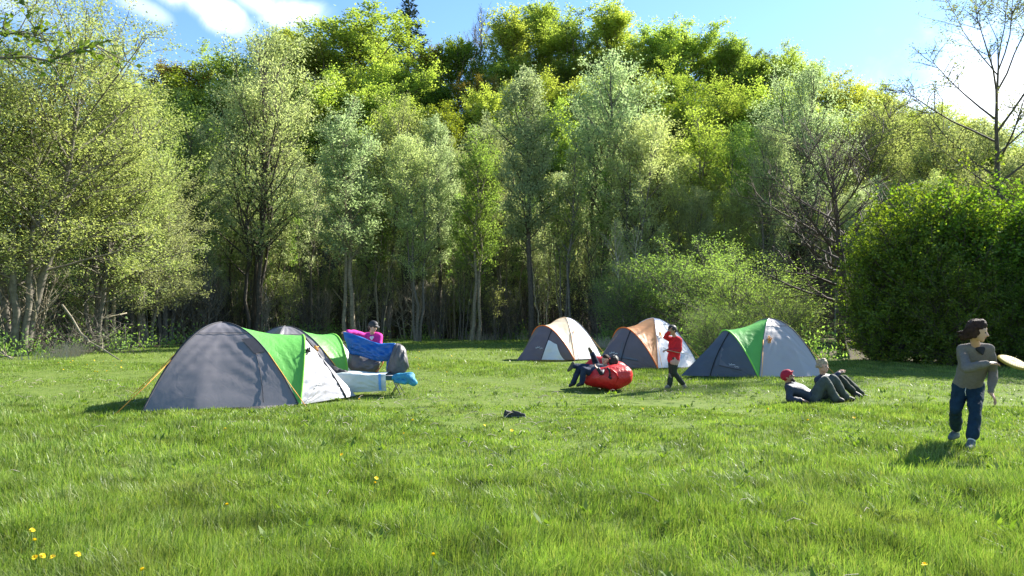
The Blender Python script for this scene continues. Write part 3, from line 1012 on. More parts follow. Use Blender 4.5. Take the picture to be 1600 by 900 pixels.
def grass_field(name, d0, d1, n, hk, wmin, seg, seed, clump=.0):
    rg = np.random.default_rng(seed)
    d = np.sqrt(rg.uniform(d0 ** 2, d1 ** 2, n))
    x = rg.uniform(-.84, .84, n) * d
    y = d.copy()
    if clump:
        k = n // 7
        s = rg.integers(0, k, n)
        x, y = x[s] + rg.normal(0, clump, n), y[s] + rg.normal(0, clump, n)
    ok = (y < edge_y(x) + 1.5) & ~in_tents(x, y, -.04)
    x, y = x[ok], y[ok]
    n = len(x)
    d = y
    tall = vnoise(x, y, 1.1, 1) * .35 + vnoise(x, y, .3, 2) * .35 + vnoise(x, y, .11, 7) * .3
    h = hk(d) * (.22 + 1.5 * tall) * rg.uniform(.55, 1.25, n)
    worn = np.zeros(n)
    for (wx0, wy0, wr) in WORN:
        worn = np.maximum(worn, np.exp(-((x - wx0) ** 2 + ((y - wy0) * .8) ** 2) / wr ** 2))
    worn = np.clip(worn * (.4 + 1.1 * vnoise(x, y, .8, 31)), 0, 1)
    h *= (1 - .5 * worn) * np.where(d > 8, .45 + 1.0 * vnoise(x, y, 2.6, 32), 1)
    h[rg.random(n) < worn * .25] *= .3
    ang = vnoise(x, y, 1.3, 3) * 7 + vnoise(x, y, .17, 4) * 5 + rg.normal(0, 1.1, n)
    bend = h * np.where(rg.random(n) < .35, rg.uniform(.6, 1.25, n), rg.uniform(.05, .6, n)) * (.5 + vnoise(x, y, .4, 5))
    bx, by = np.cos(ang) * bend, np.sin(ang) * bend
    w = np.maximum(wmin, d / 736 * .6) * rg.uniform(.55, 1.6, n)
    fa = rg.uniform(0, np.pi, n)
    wx, wy = np.cos(fa) * w / 2, np.sin(fa) * w / 2
    z0 = wob(x, y) - .01
    P = lambda px, py, pz: np.stack([px, py, pz], -1)
    hz = np.sqrt(np.maximum(h ** 2 - (bend * .8) ** 2, (h * .45) ** 2))
    i = np.arange(n)
    if seg == 2:
        V = np.stack([P(x - wx, y - wy, z0), P(x + wx, y + wy, z0),
                      P(x + bx * .3 + wx * .8, y + by * .3 + wy * .8, z0 + hz * .6), P(x + bx * .3 - wx * .8, y + by * .3 - wy * .8, z0 + hz * .6),
                      P(x + bx, y + by, z0 + hz)], 1).reshape(-1, 3)
        me = np_mesh(name, V, np.stack([i * 5, i * 5 + 1, i * 5 + 2, i * 5 + 3], -1), np.stack([i * 5 + 3, i * 5 + 2, i * 5 + 4], -1), [M['grass']])
    else:
        V = np.stack([P(x - wx, y - wy, z0), P(x + wx, y + wy, z0), P(x + bx, y + by, z0 + hz)], 1).reshape(-1, 3)
        me = np_mesh(name, V, None, np.stack([i * 3, i * 3 + 1, i * 3 + 2], -1), [M['grass']])
    o = obj(name, me)
    tag(o, None, None, None, 'stuff')
    return o


HK = lambda d: np.interp(d, [3, 7, 9.5, 13, 22, 60], [.14, .125, .10, .08, .075, .12])
tag(grass_field('grass', 2.6, 7.0, 200000, HK, .0036, 2, 1), 'long bright green grass blades in the foreground meadow', 'grass')
tag(grass_field('grass', 7.0, 13.0, 200000, HK, .006, 2, 2), 'green grass of the meadow in front of the tents', 'grass')
tag(grass_field('grass', 13.0, 26.0, 210000, HK, .008, 1, 3), 'short green grass around the tents', 'grass')
tag(grass_field('grass', 26.0, 60.0, 170000, HK, .012, 1, 4), 'green grass at the far end of the meadow', 'grass')


# broad-leaved weeds and straw lying in the turf
def weeds():
    rg = np.random.default_rng(8)
    g, st = Geo(), Geo()
    for k in range(420):
        d = math.sqrt(rg.uniform(3.2 ** 2, 15 ** 2))
        x = rg.uniform(-.8, .8) * d
        if in_tents(np.array([x]), np.array([d]), .1)[0]:
            continue
        n = rg.integers(5, 11)
        a = rg.uniform(0, 6.28, n)
        D = unit(np.stack([np.cos(a), np.sin(a), rg.uniform(.25, 1.1, n)], -1))
        C = np.tile([x, d, 0.03], (n, 1)) + rg.normal(0, .03, (n, 3)) * [1, 1, 0]
        g.leaves(C, D, np.tile([0, 0, 1.], (n, 1)), rg.uniform(.06, .14, n), rg.uniform(.02, .045, n))
    for k in range(900):
        d = math.sqrt(rg.uniform(3.2 ** 2, 18 ** 2))
        x = rg.uniform(-.8, .8) * d
        if vnoise(np.array([x]), np.array([d]), 1.6, 11)[0] < .5:
            continue
        a = rg.uniform(0, 6.28)
        e = np.array([math.cos(a), math.sin(a), rg.uniform(-.1, .5)]) * rg.uniform(.06, .2)
        c = np.array([x, d, rg.uniform(.03, .1)])
        st.tube([c, c + e * .5 + [0, 0, .02], c + e], .0022 + d * .0002, 3)
    tag(obj('weeds', g.mesh('weeds', M['leaf_near'])), 'broad-leaved weeds scattered through the meadow grass', 'weeds', kind='stuff')
    tag(obj('straw', st.mesh('straw', M['dead_wood'])), 'dry straw stalks lying in the meadow grass', 'straw', kind='stuff')


weeds()


# leafy undergrowth and dry grass along the ragged edge of the wood
def undergrowth():
    rg = np.random.default_rng(18)
    g, st = Geo(), Geo()
    for k in range(1500):
        px = rg.uniform(-60, 1320)
        x0 = X_for(px, 50)
        y = float(edge_y(X_for(px, 50 if px > 300 else 34))) + rg.exponential(1.8) - .5
        x = X_for(px, y)
        y = max(y, float(edge_y(x)) - .4)
        if vnoise(np.array([x]), np.array([y]), 1.5, 21)[0] < .35:
            continue
        n = rg.integers(8, 16)
        hh = rg.uniform(.15, .8)
        C = np.array([x, y, 0]) + np.abs(rg.normal(0, 1, (n, 3))) * [0, 0, hh] + rg.normal(0, .2, (n, 3)) * [1, 1, 0]
        D = unit(rg.normal(0, .7, (n, 3)) + [0, 0, .5])
        g.leaves(C, D, unit(rg.normal(0, .6, (n, 3)) + [0, -.2, .8]), rg.uniform(.08, .2, n), rg.uniform(.05, .1, n))
    for k in range(5200):
        px = rg.uniform(-60, 1010)
        y = float(edge_y(X_for(px, 50 if px > 300 else 34))) + rg.normal(.3, .7)
        x = X_for(px, y)
        if vnoise(np.array([x]), np.array([y]), 2.2, 22)[0] < .42:
            continue
        a = rg.uniform(0, 6.28)
        h = rg.uniform(.2, .75)
        b = np.array([x, y, 0])
        e = b + np.array([math.cos(a) * h * .4, math.sin(a) * h * .4, h])
        w = np.array([.011, 0, 0])
        st.add([b - w, b + w, e], None, [(0, 1, 2)])
    tag(obj('undergrowth', g.mesh('undergrowth', M['leaf_shrub'])), 'low leafy undergrowth along the edge of the wood', 'undergrowth', kind='stuff')
    tag(obj('dry_grass', st.mesh('dry_grass', M['dead_wood'])), 'dry straw-coloured grass where the meadow meets the wood', 'dry grass', kind='stuff')


undergrowth()

# ------------------------------------------------------------------ dandelions
M['dandelion'] = solid_mat('dandelion yellow', (0.85, 0.62, 0.012), .7, .10, 60)
M['stem'] = solid_mat('flower stem', (0.12, 0.18, 0.05), .6, .2, 30)


def dandelion_meshes():
    g = Geo()
    rg = np.random.default_rng(5)
    for lay, (r, n, z) in enumerate(((.02, 16, 0), (.016, 14, .004), (.011, 10, .008))):
        a = np.arange(n) * 2 * np.pi / n + rg.uniform(0, 1)
        D = unit(np.stack([np.cos(a), np.sin(a), np.full(n, .25 + .5 * lay)], -1))
        C = np.zeros((n, 3)) + [0, 0, z]
        g.leaves(C, D, np.tile([0, 0, 1.], (n, 1)), r, .008)
    s = Geo()
    s.tube([(0, 0, -.14), (.006, .004, -.07), (0, 0, 0)], [.003, .0028, .0028], 5)
    return g.mesh('flower', M['dandelion']), s.mesh('stem', M['stem'], True)


DFL, DST = dandelion_meshes()
dl = [(50, 830, 'dandelion highest in the clump in the lower left corner'), (53, 846, 'second dandelion from the top in the lower left clump'),
      (55, 872, 'dandelion at the lower left end of the lower left clump'), (66, 870, 'dandelion in the middle of the lowest row of the lower left clump'),
      (83, 872, 'dandelion at the right end of the lower left clump'), (121, 868, 'lone dandelion right of the lower left clump'),
      (354, 790, 'lone dandelion in the grass left of the middle'), (588, 748, 'upper dandelion of a pair in the middle of the lawn'),
      (586, 756, 'lower dandelion of a pair in the middle of the lawn'), (677, 869, 'lone dandelion near the bottom edge of the picture'),
      (223, 892, 'dandelion at the very bottom on the left'), (534, 711, 'small dandelion halfway between the camera and the big tent'),
      (631, 678, 'small dandelion in the short grass right of the big tent'), (757, 665, 'small dandelion left of the dark shoes'),
      (1445, 884, 'dandelion near the bottom edge on the right'), (1408, 610, 'small dandelion left of the woman with the disc')]
drg = random.Random(3)


def dandelion(p, label, group, s=1.0, h=.14):
    root = thing('dandelion', label, 'flower', (p.x, p.y, h * .02), drg.uniform(0, 6), group)
    root.scale = (s, s, s)
    f = link(bpy.data.objects.new('flower', DFL), root)
    t = link(bpy.data.objects.new('stem', DST), root)
    f.location = t.location = (0, 0, h / s)
    f.rotation_euler = (drg.uniform(.1, .7), drg.uniform(-.4, .4), 0)


for px, py, lab in dl:
    hh = .15 if py > 700 else .10
    v = px_dir(px, py)
    k = (hh - CAM_Z) / v.z
    dandelion(v * k, lab, 'dandelions in the near grass', 1.05, hh)
for i in range(36):
    if i < 14:
        px, py = drg.uniform(90, 190), drg.uniform(560, 590)
    elif i < 28:
        px, py = drg.uniform(610, 740), drg.uniform(548, 590)
    else:
        px, py = drg.uniform(300, 1450), drg.uniform(630, 690)
    dandelion(gnd(px, py), 'tiny yellow dandelion dot in the far grass', 'tiny dandelions in the far grass', 1.4, .11)
#@@NEXT@@

# ------------------------------------------------------------------ fabrics
M['tent_grey'] = solid_mat('tent grey fabric', (0.175, 0.160, 0.166), .36, .06, 1.5, .25, 4, .14, .9)
M['tent_door_sunlit'] = solid_mat('tent sunlit door fabric', (0.33, 0.325, 0.36), .38, .08, 3, .5, 6, .15, .8)  # door fabric of the green tents, sunlight put into its colour
M['white_and_sunlit'] = solid_mat('white and sunlit silver fabric', (0.84, 0.83, 0.83), .33, .04, 3, .25, 5, .3, 1.0)  # white cloth; also silver panels whitened to carry the sun's glare
M['tent_dark'] = solid_mat('tent door fabric', (0.15, 0.115, 0.122), .55, .1, 3, .4, 8, .12, .4, (.10, .09, .10))
M['tent_door_shaded'] = solid_mat('tent shaded door fabric', (0.085, 0.10, 0.125), .55, .1, 3, .4, 8, .15, .4, (.08, .11, .11))  # same door fabric on the shaded side, shade put into its colour
M['tent_green'] = solid_mat('tent green fabric', (0.15, 0.50, 0.095), .5, .08, 3, .5, 9, .32, .4, (.17, .55, .08))
M['tent_orange'] = solid_mat('tent orange fabric', (0.95, 0.47, 0.20), .42, .08, 3, .3, 6, .5, .6, (.95, .45, .16))
M['tent_orange_sunlit'] = solid_mat('tent sunlit orange fabric', (0.90, 0.76, 0.55), .42, .06, 3, .3, 6, .4, .6, (.95, .75, .45))  # orange roof fabric paled to carry the sunlight on it
M['orange_trim'] = solid_mat('orange trim', (0.85, 0.17, 0.02), .5, .08, 10)
M['green_trim'] = solid_mat('green trim', (0.22, 0.62, 0.06), .5, .08, 10)
M['black'] = solid_mat('black webbing', (0.012, 0.012, 0.015), .7, .2, 12)
M['dark_seam'] = solid_mat('dark seam', (0.045, 0.045, 0.055), .7, .2, 12)
M['groundsheet'] = solid_mat('black groundsheet', (0.016, 0.018, 0.028), .6, .2, 8, .4, 20)
M['cord'] = solid_mat('orange cord', (0.75, 0.33, 0.05), .6, .1, 30)
M['window'] = solid_mat('tent window film', (0.15, 0.15, 0.165), .25, .1, 6, .2, 15, .25, .6, (.25, .28, .25))
M['white_print'] = solid_mat('white print', (0.75, 0.75, 0.75), .6, .05, 20)


def ripple(p, k, seed):
    v = Vector(p) * k + Vector((seed * 7.1, seed * 3.3, seed))
    return mnoise.noise(v)


def panel(fn, nu, nv, wr=.008, seed=0, off=0.0):
    """grid mesh of fn(u, v), creased along its normals"""
    P = np.array([[fn(i / nu, j / nv) for j in range(nv + 1)] for i in range(nu + 1)], float)
    du = np.gradient(P, axis=0)
    dv = np.gradient(P, axis=1)
    n = unit(np.cross(du, dv))
    for i in range(nu + 1):
        for j in range(nv + 1):
            u, v = i / nu, j / nv
            edge = min(1, 5 * min(u, 1 - u, v, 1 - v) + .15)
            p = P[i, j].copy()
            a = ripple(p, 1.6, seed) * 1.4 + ripple((p[0] * 1.2, p[1] * 1.2, p[2] * 6), 2.2, seed + 3) + .5 * ripple(p, 9, seed + 5)
            # tension folds that fan out of the lower corners
            f1 = math.sin(26 * math.atan2(1.02 - v, u + .05) + seed) * math.exp(-2.2 * math.hypot(u, 1 - v))
            f2 = math.sin(24 * math.atan2(1.02 - v, 1.05 - u) + seed) * math.exp(-2.2 * math.hypot(1 - u, 1 - v))
            P[i, j] += n[i, j] * (wr * edge * (a + 1.1 * (f1 + f2)) + off)
    return P


def grid_obj(name, P, mat, parent, thick=.004):
    nr, nc = P.shape[:2]
    me = np_mesh(name, P.reshape(-1, 3), grid_quads(nr, nc), None, [mat], True)
    o = obj(name, me, parent)
    return o


def tube_obj(name, pts, r, mat, parent, sides=6):
    g = Geo()
    g.tube(pts, r, sides, True)
    return obj(name, g.mesh(name, mat, True), parent)


def build_tent(q, label, mats, zips, group='dome tents in the meadow', opened=False, seams=False):
    cx, cy, th, a, b, f, g, H, Hh, sig = q
    root = thing('tent', label, 'tent', (cx, cy, 0), th - math.pi / 2, group)
    lerp = lambda p, r, t: np.asarray(p) * (1 - t) + np.asarray(r) * t

    def pole(sx, sy, t):
        return np.array([sx * a * t, sy * b * t, H * (1 - t ** 1.95) + .0])

    def hoop(s):
        z = Hh * max(0, 1 - abs(s) ** 2.1) ** .88
        return np.array([a * s * 1.0, b + f * z / Hh, z])

    def vline(s):
        return pole(1 if s >= 0 else -1, 1, abs(s))

    def roof(u, v):           # u: foot to foot, v: dome poles to hoop
        s = 2 * u - 1
        p = lerp(vline(s), hoop(s), v)
        p[2] -= .07 * math.sin(math.pi * v) * (1 - s * s)
        return p

    def gore(c1, c2, bulge=0.0):
        def fn(u, v):
            t = .02 + v * .965
            p = lerp(pole(c1[0], c1[1], t), pole(c2[0], c2[1], t), u)
            o = np.array([c1[0] + c2[0], c1[1] + c2[1], 0]) / 2
            p = p + o * (bulge * v ** 2.2 * max(0, 1 - abs(u - .68) / (.32 if u > .68 else .68)) - .05 * math.sin(math.pi * u) * math.sin(math.pi * v))
            return p
        return fn

    def door(sd):
        peg = np.array([0, b + g, .03])
        foot = np.array([sd * a, b, .03])

        def fn(u, v):         # u: crest to foot along the hoop, v: hoop to ground
            h = hoop(sd * u)
            p = lerp(h, lerp(peg, foot, u), v)
            p = p + np.array([sd * .35, .35, 0]) * (.10 * math.sin(math.pi * v) * math.sin(math.pi * u))
            return p
        return fn
    for sd in (1, -1):
        fn = gore((sd, 1), (sd, -1), .10 if sd == sig else .03)
        grid_obj('side_panel', panel(fn, 44, 40, .010, sd + 3 + cx), mats['side'], root)
        grid_obj('door_panel', panel(door(sd), 40, 36, .016 if seams else .009, sd + 9 + cx), mats['door'] if sd == sig or 'door2' not in mats else mats['door2'], root)
    grid_obj('back_panel', panel(gore((1, -1), (-1, -1)), 24, 24, .01, 4), mats['side'], root)
    grid_obj('porch_roof', panel(roof, 60, 22, .008, 6 + cx), mats['roof'], root)
    ss = np.linspace(-1, 1, 41)
    tube_obj('hoop_trim', [hoop(s * .995) + np.array([0, .012, .006]) for s in ss], .019, mats['trim'], root)
    tt = np.linspace(0, 1, 24)
    for sx in (1, -1):
        for sy in (1, -1):
            tube_obj('pole_sleeve', [pole(sx, sy, t) * 1.004 for t in tt], .011 if sy > 0 else .013, mats['sleeve'] if sy > 0 else M['dark_seam'], root)
    # black groundsheet showing under the fly
    gs = Geo()
    k = .985
    ring = [(-a * k, -b * k), (a * k, -b * k), (a * k, b * k), (-a * k, b * k)]
    V = [(x, y, -.02) for x, y in ring] + [(x * .99, y * .99, .075) for x, y in ring]
    gs.add(V, [(0, 1, 5, 4), (1, 2, 6, 5), (2, 3, 7, 6), (3, 0, 4, 7), (4, 5, 6, 7)])
    obj('groundsheet', gs.mesh('groundsheet', M['groundsheet']), root)
    # the zip and window of the door on the seen side
    fd = door(sig)

    def onp(fn, u, v, off=.012):
        p = fn(u, v)
        e = 1e-3
        n = unit(np.cross(fn(min(1, u + e), v) - fn(max(0, u - e), v), fn(u, min(1, v + e)) - fn(u, max(0, v - e))))
        if np.dot(n, np.array([sig * .6, .8, .2])) < 0:
            n = -n
        return p + n * off
    (u0, u1), win = zips
    tube_obj('zip', [onp(fd, u0 + (u1 - u0) * v, v, .016) for v in np.linspace(.0, 1, 16)], .014, M['black'], root)
    if win:
        c = [onp(fd, *p_, off=.02) for p_ in win]
        P = np.array([[lerp(c[0], lerp(c[1], c[2], j / 6), i / 6) for j in range(7)] for i in range(7)])
        grid_obj('window', P, M['window'], root)
        tube_obj('window_seam', [c[1], c[2]], .008, M['dark_seam'], root)
    if opened:
        def inner(u, v):
            uu = (.40 + .02 * v) * (1 - u) + (.60 + .22 * v) * u
            return onp(fd, uu, .36 + .63 * v, .06 + .02 * math.sin(7 * u + 3 * v))
        grid_obj('inner_door', panel(inner, 14, 14, .02, 2), M['white_and_sunlit'], root)
    # print on the door
    gp = Geo()
    for k in range(5):
        u = u0 - .16 + .03 * k if u0 > .2 else .55 + .03 * k
        u = max(.03, u)
        gp.tube([onp(fd, u, .62 + .02 * (k % 2), .02), onp(fd, u + .02, .66 - .03 * (k % 3), .02), onp(fd, u + .035, .60 + .02 * k / 5, .02)], .006, 4)
    obj('logo', gp.mesh('logo', M['white_print']), root)
    # seams of the seen side panel
    fs = gore((sig, 1), (sig, -1), .10)

    def ons(u, v, off=.012):
        p = fs(u, v)
        n = unit(np.array([sig * H, 0, a * .8]))
        return p + n * off
    tube_obj('seam', [ons(u, .34, .012) for u in np.linspace(.02, .98, 14)], .005, M['dark_seam'], root)
    if seams:
        tube_obj('seam', [ons(.10 + .25 * max(0, v - .45) , v) for v in np.linspace(.45, .98, 12)], .005, M['dark_seam'], root)
        P = np.array([[ons(.02 + .20 * j * (1 - .3 * i), .42 + .17 * i + .02 * j, .02) for j in (0, .5, 1)] for i in (0, .5, 1)])
        grid_obj('vent_flap', P, mats['vent'], root)
    # guy lines with their pegs
    def guy(p, out, name='guy_line'):
        e = np.array([out[0], out[1], .0])
        ln = tube_obj(name, [p, (np.asarray(p) + e) / 2 - np.array([0, 0, .015]), e], .007, M['cord'], root)
        tube_obj('peg', [e + np.array([0, 0, .07]), e - np.array([0, 0, .08])], .006, M['dark_seam'], ln)
    guy(pole(sig, -1, .62), (sig * a * 1.10, -b * 1.32))
    guy(pole(sig, 1, .60) * 1.01, (sig * a * 1.22, b * 1.08))
    guy(pole(-sig, -1, .6), (-sig * a * 1.2, -b * 1.3))
    # a spare line tied in a bundle on the pole
    bp = hoop(sig * .45) if seams else pole(sig, 1, .55)
    gb = Geo()
    rg = np.random.default_rng(int(abs(cx) * 10) + 50)
    c0 = bp + np.array([sig * .05, .05 if seams else -.12, -.03])
    for k in range(7):
        q0 = c0 + rg.normal(0, .02, 3)
        gb.tube([q0 + rg.normal(0, .03, 3), q0 + rg.normal(0, .035, 3), q0 + np.array([0, 0, -.08]) + rg.normal(0, .03, 3)], .014, 5, True)
    obj('line_bundle', gb.mesh('line_bundle', M['black'] if seams else M['cord']), root)
    return root


GREEN = dict(side=M['tent_grey'], roof=M['tent_green'], door=M['tent_door_sunlit'], trim=M['green_trim'], sleeve=M['dark_seam'], vent=M['dark_seam'])
M['tent_grey_glare'] = solid_mat('tent sun-glared grey fabric', (0.40, 0.355, 0.34), .33, .06, 1.5, .3, 4, .16, 1.0)  # grey tent fabric with the sun's glare put into a lighter colour
GREEN_R = dict(side=M['tent_grey_glare'], roof=M['tent_green'], door=M['tent_door_shaded'], trim=M['green_trim'], sleeve=M['tent_grey'], vent=M['tent_door_shaded'])
ORANGE = dict(side=M['white_and_sunlit'], roof=M['tent_orange'], door=M['tent_dark'], trim=M['orange_trim'], sleeve=M['white_and_sunlit'], vent=M['tent_dark'])
ORANGE_L = dict(side=M['white_and_sunlit'], roof=M['tent_orange_sunlit'], door=M['tent_dark'], trim=M['orange_trim'], sleeve=M['tent_orange_sunlit'], vent=M['tent_dark'])
WIN = [(.24, .33), (.33, .72), (.66, .70)]
build_tent(TENT_Q['T0'], 'big grey dome tent with a green porch nearest the camera on the left', GREEN, ((.12, .2), None), seams=True)
build_tent(TENT_Q['T0b'], 'grey and green dome tent half hidden behind the big one, with a bright door', dict(GREEN, door=M['white_and_sunlit']), ((.3, .45), None))  # rear door panel whitened for the sun on it
build_tent(TENT_Q['T1'], 'smallest orange and sunlit silver dome tent, farthest away, with its door half open', ORANGE_L, ((.36, .42), None), opened=True)
build_tent(TENT_Q['T2'], 'orange and sunlit silver dome tent in the middle, behind the boy in red', ORANGE, ((.28, .42), WIN))
build_tent(TENT_Q['T3'], 'green and grey dome tent on the right behind the two people lying on the grass', GREEN_R, ((.20, .38), [(.28, .33), (.42, .72), (.74, .70)]))


# ------------------------------------------------------------------ lumps, bodies, clothes
_ICO = None


def sphere_pts():
    global _ICO
    if _ICO is None:
        bm = bmesh.new()
        bmesh.ops.create_icosphere(bm, subdivisions=2, radius=1)
        _ICO = np.array([v.co[:] for v in bm.verts])
        bm.free()
    return _ICO


def hull_into(acc, spheres):
    """spheres: [(centre, radius)]; adds their convex hull to acc"""
    bm = bmesh.new()
    for c, r in spheres:
        r = np.asarray(r, float)
        for p in sphere_pts() * r + np.asarray(c, float):
            bm.verts.new(p)
    res = bmesh.ops.convex_hull(bm, input=bm.verts)
    junk = list({g for g in res['geom_interior'] + res['geom_unused'] if isinstance(g, bmesh.types.BMVert)})
    bmesh.ops.delete(bm, geom=junk, context='VERTS')
    bm.verts.index_update()
    n = len(acc[0])
    acc[0].extend([v.co[:] for v in bm.verts])
    acc[1].extend([[v.index + n for v in f.verts] for f in bm.faces])
    bm.free()


def fuse(prims, name, mat, voxel=.011, smooth=4, ratio=.5, noise=0.0, nk=6, seed=0):
    """one continuous surface grown round a list of hulls"""
    acc = ([], [])
    for p in prims:
        hull_into(acc, p)
    me = bpy.data.meshes.new(name)
    me.from_pydata(acc[0], [], acc[1])
    o = bpy.data.objects.new(name, me)
    COL.objects.link(o)
    m = o.modifiers.new('r', 'REMESH')
    m.mode = 'VOXEL'
    m.voxel_size = voxel
    if smooth:
        s = o.modifiers.new('s', 'SMOOTH')
        s.iterations = smooth
        s.factor = .5
    if ratio < 1:
        d = o.modifiers.new('d', 'DECIMATE')
        d.ratio = ratio
    dg = bpy.context.evaluated_depsgraph_get()
    out = bpy.data.meshes.new_from_object(o.evaluated_get(dg))
    bpy.data.objects.remove(o)
    bpy.data.meshes.remove(me)
    out.name = name
    if noise:
        nn = [v.normal.copy() for v in out.vertices]
        for v, nv in zip(out.vertices, nn):
            q = v.co * nk + Vector((seed, seed * 2.3, 0))
            v.co += nv * noise * (.45 + mnoise.noise(q) + .5 * mnoise.noise(q * 2.3))
    out.polygons.foreach_set('use_smooth', np.ones(len(out.polygons), bool))
    out.materials.clear()
    out.materials.append(mat)
    out.update()
    return out


M['skin'] = solid_mat('skin', (0.50, 0.29, 0.20), .5, .08, 12, .1, 60, 0, .35)
M['skin_dark'] = solid_mat('tanned skin', (0.40, 0.22, 0.14), .5, .08, 12, .1, 60, 0, .35)
M['lips'] = solid_mat('lips', (0.38, 0.13, 0.11), .5, .05, 20)
M['eye'] = solid_mat('eye', (0.03, 0.02, 0.015), .2, .1, 20)
M['hair_brown'] = solid_mat('brown hair', (0.045, 0.022, 0.014), .65, .4, 40, .9, 60, .15, .2, (.14, .06, .03))
M['hair_dark'] = solid_mat('dark hair', (0.025, 0.017, 0.013), .5, .4, 40, .9, 60)
M['hair_fair'] = solid_mat('fair curly hair', (0.40, 0.31, 0.20), .6, .4, 30, .9, 50, .15, .4, (.5, .4, .25))
M['beard'] = solid_mat('dark beard', (0.04, 0.025, 0.018), .8, .3, 40, .6, 60)
M['sweater'] = solid_mat('grey knit', (0.155, 0.138, 0.126), .9, .1, 40, .5, 55, 0, .15)
M['top_black'] = solid_mat('black top', (0.012, 0.012, 0.014), .8, .2, 20)
M['navy_trousers'] = solid_mat('dark blue trousers', (0.009, 0.027, 0.045), .85, .25, 14, .5, 22, 0, .2)
M['sock'] = solid_mat('pale sock', (0.55, 0.54, 0.48), .9, .1, 40)
M['shoe_grey'] = solid_mat('grey shoe', (0.09, 0.11, 0.105), .8, .25, 25, .3, 50)
M['pink'] = solid_mat('magenta pullover', (0.56, 0.035, 0.28), .8, .15, 14, .5, 20, .05, .2)
M['red'] = solid_mat('red pullover', (0.50, 0.020, 0.025), .85, .15, 14, .5, 20, 0, .2)
M['shirt_pale'] = solid_mat('pale shirt tail', (0.45, 0.28, 0.24), .85, .12, 14, .4, 20)
M['olive'] = solid_mat('dark green trousers', (0.022, 0.030, 0.020), .85, .25, 14, .4, 22)
M['boot'] = solid_mat('mottled rubber boot', (0.14, 0.115, 0.085), .6, .5, 25, .2, 30, 0, .4, None, 0, (0.34, 0.29, 0.24))
M['navy'] = solid_mat('navy jacket', (0.018, 0.026, 0.045), .6, .3, 12, .6, 16, 0, .4)
M['jeans'] = solid_mat('dark jeans', (0.022, 0.032, 0.060), .85, .3, 16, .5, 22, 0, .2)
M['grey_green'] = solid_mat('grey green trousers', (0.058, 0.070, 0.062), .8, .2, 14, .5, 20, 0, .25)
M['charcoal'] = solid_mat('charcoal clothes', (0.03, 0.033, 0.036), .8, .3, 14, .5, 20)
M['shoe_dark'] = solid_mat('dark shoe', (0.03, 0.027, 0.024), .6, .3, 25, .3, 40)
M['shoe_brown'] = solid_mat('olive brown boot', (0.075, 0.062, 0.035), .65, .4, 25, .3, 40)
M['cap_red'] = solid_mat('red cap', (0.34, 0.008, 0.03), .8, .12, 20, .3, 40)
M['cap_black'] = solid_mat('black cap', (0.018, 0.018, 0.020), .6, .2, 20)
M['patterned'] = solid_mat('patterned sleeve', (0.20, 0.22, 0.18), .8, .5, 40, .3, 30)


def nv(p):
    return np.array(p, float)


def hand_prims(W, d, n, side=1, s=1.0, curl=.35):
    d = unit(nv(d)); n = unit(nv(n) - d * np.dot(nv(n), d)); t = unit(np.cross(n, d)) * side
    P = [[(W, .026 * s), (W + d * .025 * s, .024 * s)],
         [(W + d * .02 * s + t * .018 * s, .014 * s), (W + d * .02 * s - t * .018 * s, .014 * s),
          (W + d * .082 * s + t * .030 * s, .0125 * s), (W + d * .085 * s - t * .030 * s, .0115 * s)]]
    for i, L in enumerate((.068, .078, .072, .056)):
        k = W + d * (.086 - .004 * (i == 3)) * s + t * (.031 - .0205 * i) * s
        a, p = curl * .6 + .06 * i, k
        dd = unit(d + t * (.10 - .07 * i))
        for j, fr in enumerate((.45, .32, .23)):
            e = p + (dd * math.cos(a) + n * math.sin(a)) * L * fr * s
            P.append([(p, (.0100 - .0008 * j) * s), (e, (.0093 - .0008 * j) * s)])
            p = e
            a += curl
    b = W + d * .028 * s + t * .026 * s
    m = b + unit(d * .7 + t * .75 + n * .25) * .042 * s
    e = m + unit(d * .95 + t * .25 + n * .35) * .032 * s
    P += [[(b, .014 * s), (m, .0115 * s)], [(m, .0115 * s), (e, .0095 * s)]]
    return P


def head_prims(c, f, u, s=1.0):
    f = unit(nv(f)); u = unit(nv(u) - f * np.dot(nv(u), f)); r = np.cross(f, u)
    h = lambda a, b, g: c + (f * a + r * b + u * g) * s
    P = [[(h(-.022, 0, .035), .083 * s), (h(.015, 0, .045), .074 * s)],
         [(h(.03, .028, .03), .052 * s), (h(.03, -.028, .03), .052 * s), (h(.048, .018, -.045), .034 * s), (h(.048, -.018, -.045), .034 * s), (h(.062, 0, -.088), .022 * s), (h(-.02, .02, -.03), .05 * s), (h(-.02, -.02, -.03), .05 * s)],
         [(h(.088, 0, .012), .009 * s), (h(.112, 0, -.022), .012 * s), (h(.092, .012, -.026), .008 * s), (h(.092, -.012, -.026), .008 * s)],
         [(h(.074, .03, .026), .011 * s), (h(.078, -.03, .026), .011 * s)],
         [(h(.082, .014, -.052), .008 * s), (h(.082, -.014, -.052), .008 * s)]]
    for sd in (1, -1):
        P.append([(h(-.012, sd * .080, .018), .013 * s), (h(-.008, sd * .078, -.018), .009 * s), (h(-.026, sd * .086, .014), .010 * s)])
    return P, h


